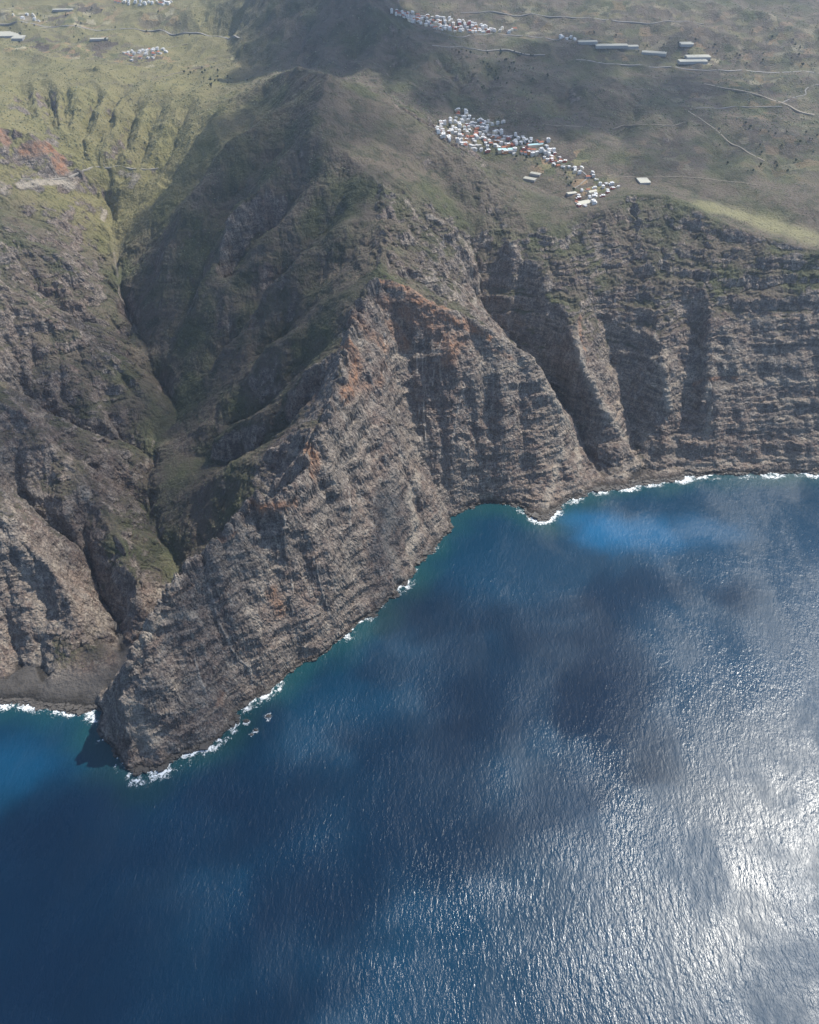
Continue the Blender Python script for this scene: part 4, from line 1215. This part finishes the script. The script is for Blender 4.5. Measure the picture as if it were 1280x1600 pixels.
# ------------------------------------------------------------------ trees along the roads and around the village
BARK = plain("bark", (0.09, 0.07, 0.05)); LEAF = plain("tree_leaves", (0.035, 0.06, 0.028), 0.9, 0.35)


def tree_meshes(seed):
    r_ = random.Random(seed)
    tv = []; tf = []
    for k_ in range(4):
        z_ = -1.5 + k_ * 2.0; rr = 0.45 - 0.08 * k_
        for a_ in range(6):
            tv.append((rr * math.cos(a_ * 1.047) + 0.12 * k_ * r_.random(), rr * math.sin(a_ * 1.047), z_))
    for k_ in range(3):
        for a_ in range(6):
            tf.append((k_ * 6 + a_, k_ * 6 + (a_ + 1) % 6, k_ * 6 + 6 + (a_ + 1) % 6, k_ * 6 + 6 + a_))
    cv = []; cf = []
    for c_ in range(150):                                      # leaf clumps through the crown
        while True:
            q = np.array([r_.uniform(-1, 1), r_.uniform(-1, 1), r_.uniform(-1, 1)])
            if 0.25 < np.linalg.norm(q) < 1:
                break
        ctr = q * np.array([3.4, 3.4, 3.6]) + np.array([0, 0, 6.6])
        for s_ in range(2):
            ax_ = np.array([r_.gauss(0, 1), r_.gauss(0, 1), r_.gauss(0, 1)]); bx_ = np.array([r_.gauss(0, 1), r_.gauss(0, 1), r_.gauss(0, 1)])
            ax_ /= np.linalg.norm(ax_); bx_ /= np.linalg.norm(bx_)
            n_ = len(cv); k_ = r_.uniform(0.6, 1.1)
            cv += [tuple(ctr + k_ * ax_), tuple(ctr + k_ * bx_), tuple(ctr - k_ * ax_), tuple(ctr - k_ * bx_)]
            cf.append((n_, n_ + 1, n_ + 2, n_ + 3))
    out = []
    for nm, v, f, m_ in (("trunk", tv, tf, BARK), ("crown", cv, cf, LEAF)):
        me = bpy.data.meshes.new(nm); me.from_pydata(v, [], f); me.materials.append(m_); out.append(me)
    return out


TREES = [tree_meshes(k_) for k_ in range(3)]
TREE_AREAS = [([(700, 78), (730, 78), (790, 79), (850, 88), (850, 94), (780, 86), (710, 86)], 22, 'slope below pale far road', 'trees below the pale far road'),
              ([(715, 100), (790, 95), (860, 115), (840, 160), (760, 150)], 40, 'hillside above valley village', 'trees above the valley village'),
              ([(700, 195), (790, 210), (880, 240), (930, 290), (890, 300), (800, 250), (720, 230)], 34, 'valley village', 'trees of the valley village'),
              ([(270, 110), (330, 105), (400, 130), (340, 142)], 24, 'sunny flat left of summit ridge', 'trees left of the summit ridge'),
              ([(10, 10), (300, 15), (330, 60), (200, 70), (20, 70)], 50, 'sunny upper valley fields', 'trees of the sunny upper valley'),
              ([(900, 40), (1280, 60), (1280, 105), (1000, 95)], 36, 'hazy upper plain', 'trees of the upper plain'),
              ([(1100, 190), (1280, 200), (1280, 290), (1120, 260)], 26, 'brown slope at right edge', 'trees on the right-hand slope')]
for poly, cnt, label, grp in TREE_AREAS:
    xs = [a_ for a_, _ in poly]; ys = [b_ for _, b_ in poly]
    cand = []
    while len(cand) < cnt:
        a_, b_ = rs.uniform(min(xs), max(xs)), rs.uniform(min(ys), max(ys))
        if in_poly(a_, b_, poly):
            cand.append((a_, b_))
    W_ = pick(cand); made = []; heads = []
    for w_ in W_:
        e = bpy.data.objects.new("tree", None); sc.collection.objects.link(e)
        k_ = rs.uniform(0.7, 1.35)
        made.append(e); heads.append('small dark tree' if k_ < 0.9 else 'dark tree' if k_ < 1.12 else 'large dark tree')
        e.location = w_; e.scale = (k_ * rs.uniform(0.9, 1.3), k_, k_); e.rotation_euler = (0, 0, rs.uniform(0, 6.28))
        for nm, me in zip(("trunk", "crown"), rs.choice(TREES)):
            c_ = bpy.data.objects.new(nm, me); sc.collection.objects.link(c_); c_.parent = e
        tag(e, label, 'tree', grp)
    relabel(made, W_, heads, label)

# ------------------------------------------------------------------ scrub dotted over the slopes (nobody could count it)
nrs = np.random.RandomState(3)
j_ = nrs.randint(0, np.searchsorted(TY, 5200), 520000); i_ = nrs.randint(0, NCOL, 520000)
pxl = 640 + FOC * xx[j_, i_] / (yy[j_, i_] * CT + (CAM_Z - zz[j_, i_]) * ST)
den = veg[j_, i_] * np.clip(0.45 + 1.1 * N2[j_, i_], 0.05, 1) * (hz[j_, i_] > 25) * (np.abs(pxl - 640) < 800) * (1 - 0.7 * samp(SMOOTH, GXX[j_, i_], GYY[j_, i_])) * (1 - 0.8 * straw[j_, i_])
ok = np.where(nrs.rand(len(den)) < den * 0.55)[0][:56000]
j_, i_ = j_[ok], i_[ok]
n_s = len(ok)
ctr = np.stack([xx[j_, i_], yy[j_, i_], zz[j_, i_]], 1) + nrs.uniform(-1, 1, (n_s, 3)) * [1.2, 1.2, 0]
rad = nrs.uniform(0.7, 1.9, n_s) * (1 + 0.4 * (ctr[:, 1] > 2600) + 0.9 * (ctr[:, 1] > 3500))
octa = np.array([(1, 0, 0.1), (0.2, 1, 0), (-1, 0.1, 0.15), (-0.1, -1, 0), (0.1, 0, 0.95), (0, 0, -0.6)])
vv = octa[None] * nrs.uniform(0.75, 1.25, (n_s, 6, 3))
an = nrs.uniform(0, 6.28, n_s); ca, sa_ = np.cos(an)[:, None], np.sin(an)[:, None]
vx = vv[..., 0] * ca - vv[..., 1] * sa_; vy = vv[..., 0] * sa_ + vv[..., 1] * ca
vv = np.stack([vx, vy, vv[..., 2]], -1) * rad[:, None, None] + ctr[:, None, :]
of = np.array([(0, 1, 4), (1, 2, 4), (2, 3, 4), (3, 0, 4), (1, 0, 5), (2, 1, 5), (3, 2, 5), (0, 3, 5)])
fv = (of[None] + (np.arange(n_s) * 6)[:, None, None]).reshape(-1, 3)
B = Mat("scrub_leaves")
geo = B.n("ShaderNodeNewGeometry")
rn = B.ramp(geo.outputs["Random Per Island"], [(0.0, (0.05, 0.065, 0.03)), (0.35, (0.09, 0.10, 0.05)), (0.7, (0.17, 0.18, 0.10)), (1.0, (0.27, 0.26, 0.17))])
bs = B.n("ShaderNodeBsdfPrincipled", i_Roughness=0.95); B.l(rn, bs.inputs["Base Color"]); B.l(bs.outputs[0], B.out.inputs[0])
me = bpy.data.meshes.new("scrub")
me.vertices.add(n_s * 6); me.vertices.foreach_set('co', vv.astype(np.float32).ravel())
me.loops.add(len(fv) * 3); me.loops.foreach_set('vertex_index', fv.astype(np.int32).ravel())
me.polygons.add(len(fv)); me.polygons.foreach_set('loop_start', np.arange(len(fv), dtype=np.int32) * 3); me.polygons.foreach_set('loop_total', np.full(len(fv), 3, np.int32))
me.update(calc_edges=True); me.materials.append(B.m)
scrub = bpy.data.objects.new("scrub", me); sc.collection.objects.link(scrub); scrub["kind"] = "stuff"

# ------------------------------------------------------------------ boulders at the foot of the cliffs, and the rocks standing in the sea
STONE = Mat("wet_basalt")
geo = STONE.n("ShaderNodeNewGeometry")
n_ = STONE.noise(geo.outputs["Position"], 0.5, 4, 0.6)
bs = STONE.n("ShaderNodeBsdfPrincipled", i_Roughness=0.7)
STONE.l(STONE.mix(n_, (0.03, 0.028, 0.026), (0.12, 0.105, 0.09)), bs.inputs["Base Color"]); STONE.l(bs.outputs[0], STONE.out.inputs[0])
import bmesh


def rock(seed, rad_, squash):
    bm = bmesh.new(); bmesh.ops.create_icosphere(bm, subdivisions=3, radius=1.0)
    co = np.array([v.co[:] for v in bm.verts])
    d = 1 + 0.55 * noise3(co[:, 0] * 1.3 + seed, co[:, 1] * 1.3, co[:, 2] * 1.3, 150) + 0.3 * noise3(co[:, 0] * 3 + seed, co[:, 1] * 3, co[:, 2] * 3, 151)
    for v, k_ in zip(bm.verts, d):
        v.co = v.co * float(k_)
        v.co = (v.co[0] * rad_, v.co[1] * rad_ * 0.75, max(v.co[2], -0.5) * rad_ * squash)
    return bm


ROCKS = [(385, 1127, 7, 'largest black sea rock ringed with foam off the cliff foot'), (400, 1141, 5, 'small sea rock below and right of the largest one'), (420, 1119, 6, 'sea rock farthest from the cliff foot'), (393, 1148, 4, 'smallest sea rock, lowest of the cluster'), (362, 1128, 9, 'black skerry nearly touching the cliff foot')]
for k_, (px, py, r_, lab) in enumerate(ROCKS):
    bm = rock(k_ * 7.3, r_, 0.55)
    me = bpy.data.meshes.new("sea_rock"); bm.to_mesh(me); bm.free(); me.materials.append(STONE.m)
    o = bpy.data.objects.new("sea_rock", me); sc.collection.objects.link(o); o.location = ground(px, py, 0)
    tag(o, lab, 'rock', 'rocks standing in the sea')
shore = np.argwhere((np.abs(hz - 1.0) < 2.2) & (np.abs(cdist_) < 60) & (GYY < 2600))
shore = shore[nrs.permutation(len(shore))[:5200]]
bc = np.stack([xx[shore[:, 0], shore[:, 1]], yy[shore[:, 0], shore[:, 1]], zz[shore[:, 0], shore[:, 1]]], 1)
n_b = len(bc)
cube = np.array([(x_, y_, z_) for z_ in (-0.6, 0.7) for y_ in (-1, 1) for x_ in (-1, 1)], float)
bv = cube[None] * nrs.uniform(0.55, 1.2, (n_b, 8, 3)) * (nrs.gamma(2.0, 0.75, n_b) + 0.5)[:, None, None]
an = nrs.uniform(0, 6.28, n_b); ca, sa_ = np.cos(an)[:, None], np.sin(an)[:, None]
bv = np.stack([bv[..., 0] * ca - bv[..., 1] * sa_, bv[..., 0] * sa_ + bv[..., 1] * ca, bv[..., 2]], -1) + bc[:, None, :]
bf = np.array([(0, 2, 3, 1), (4, 5, 7, 6), (0, 1, 5, 4), (2, 6, 7, 3), (0, 4, 6, 2), (1, 3, 7, 5)])
bf = (bf[None] + (np.arange(n_b) * 8)[:, None, None]).reshape(-1, 4)
boul = mesh_obj("boulders", bv.reshape(-1, 3).tolist(), bf.tolist(), STONE.m)
boul["kind"] = "stuff"
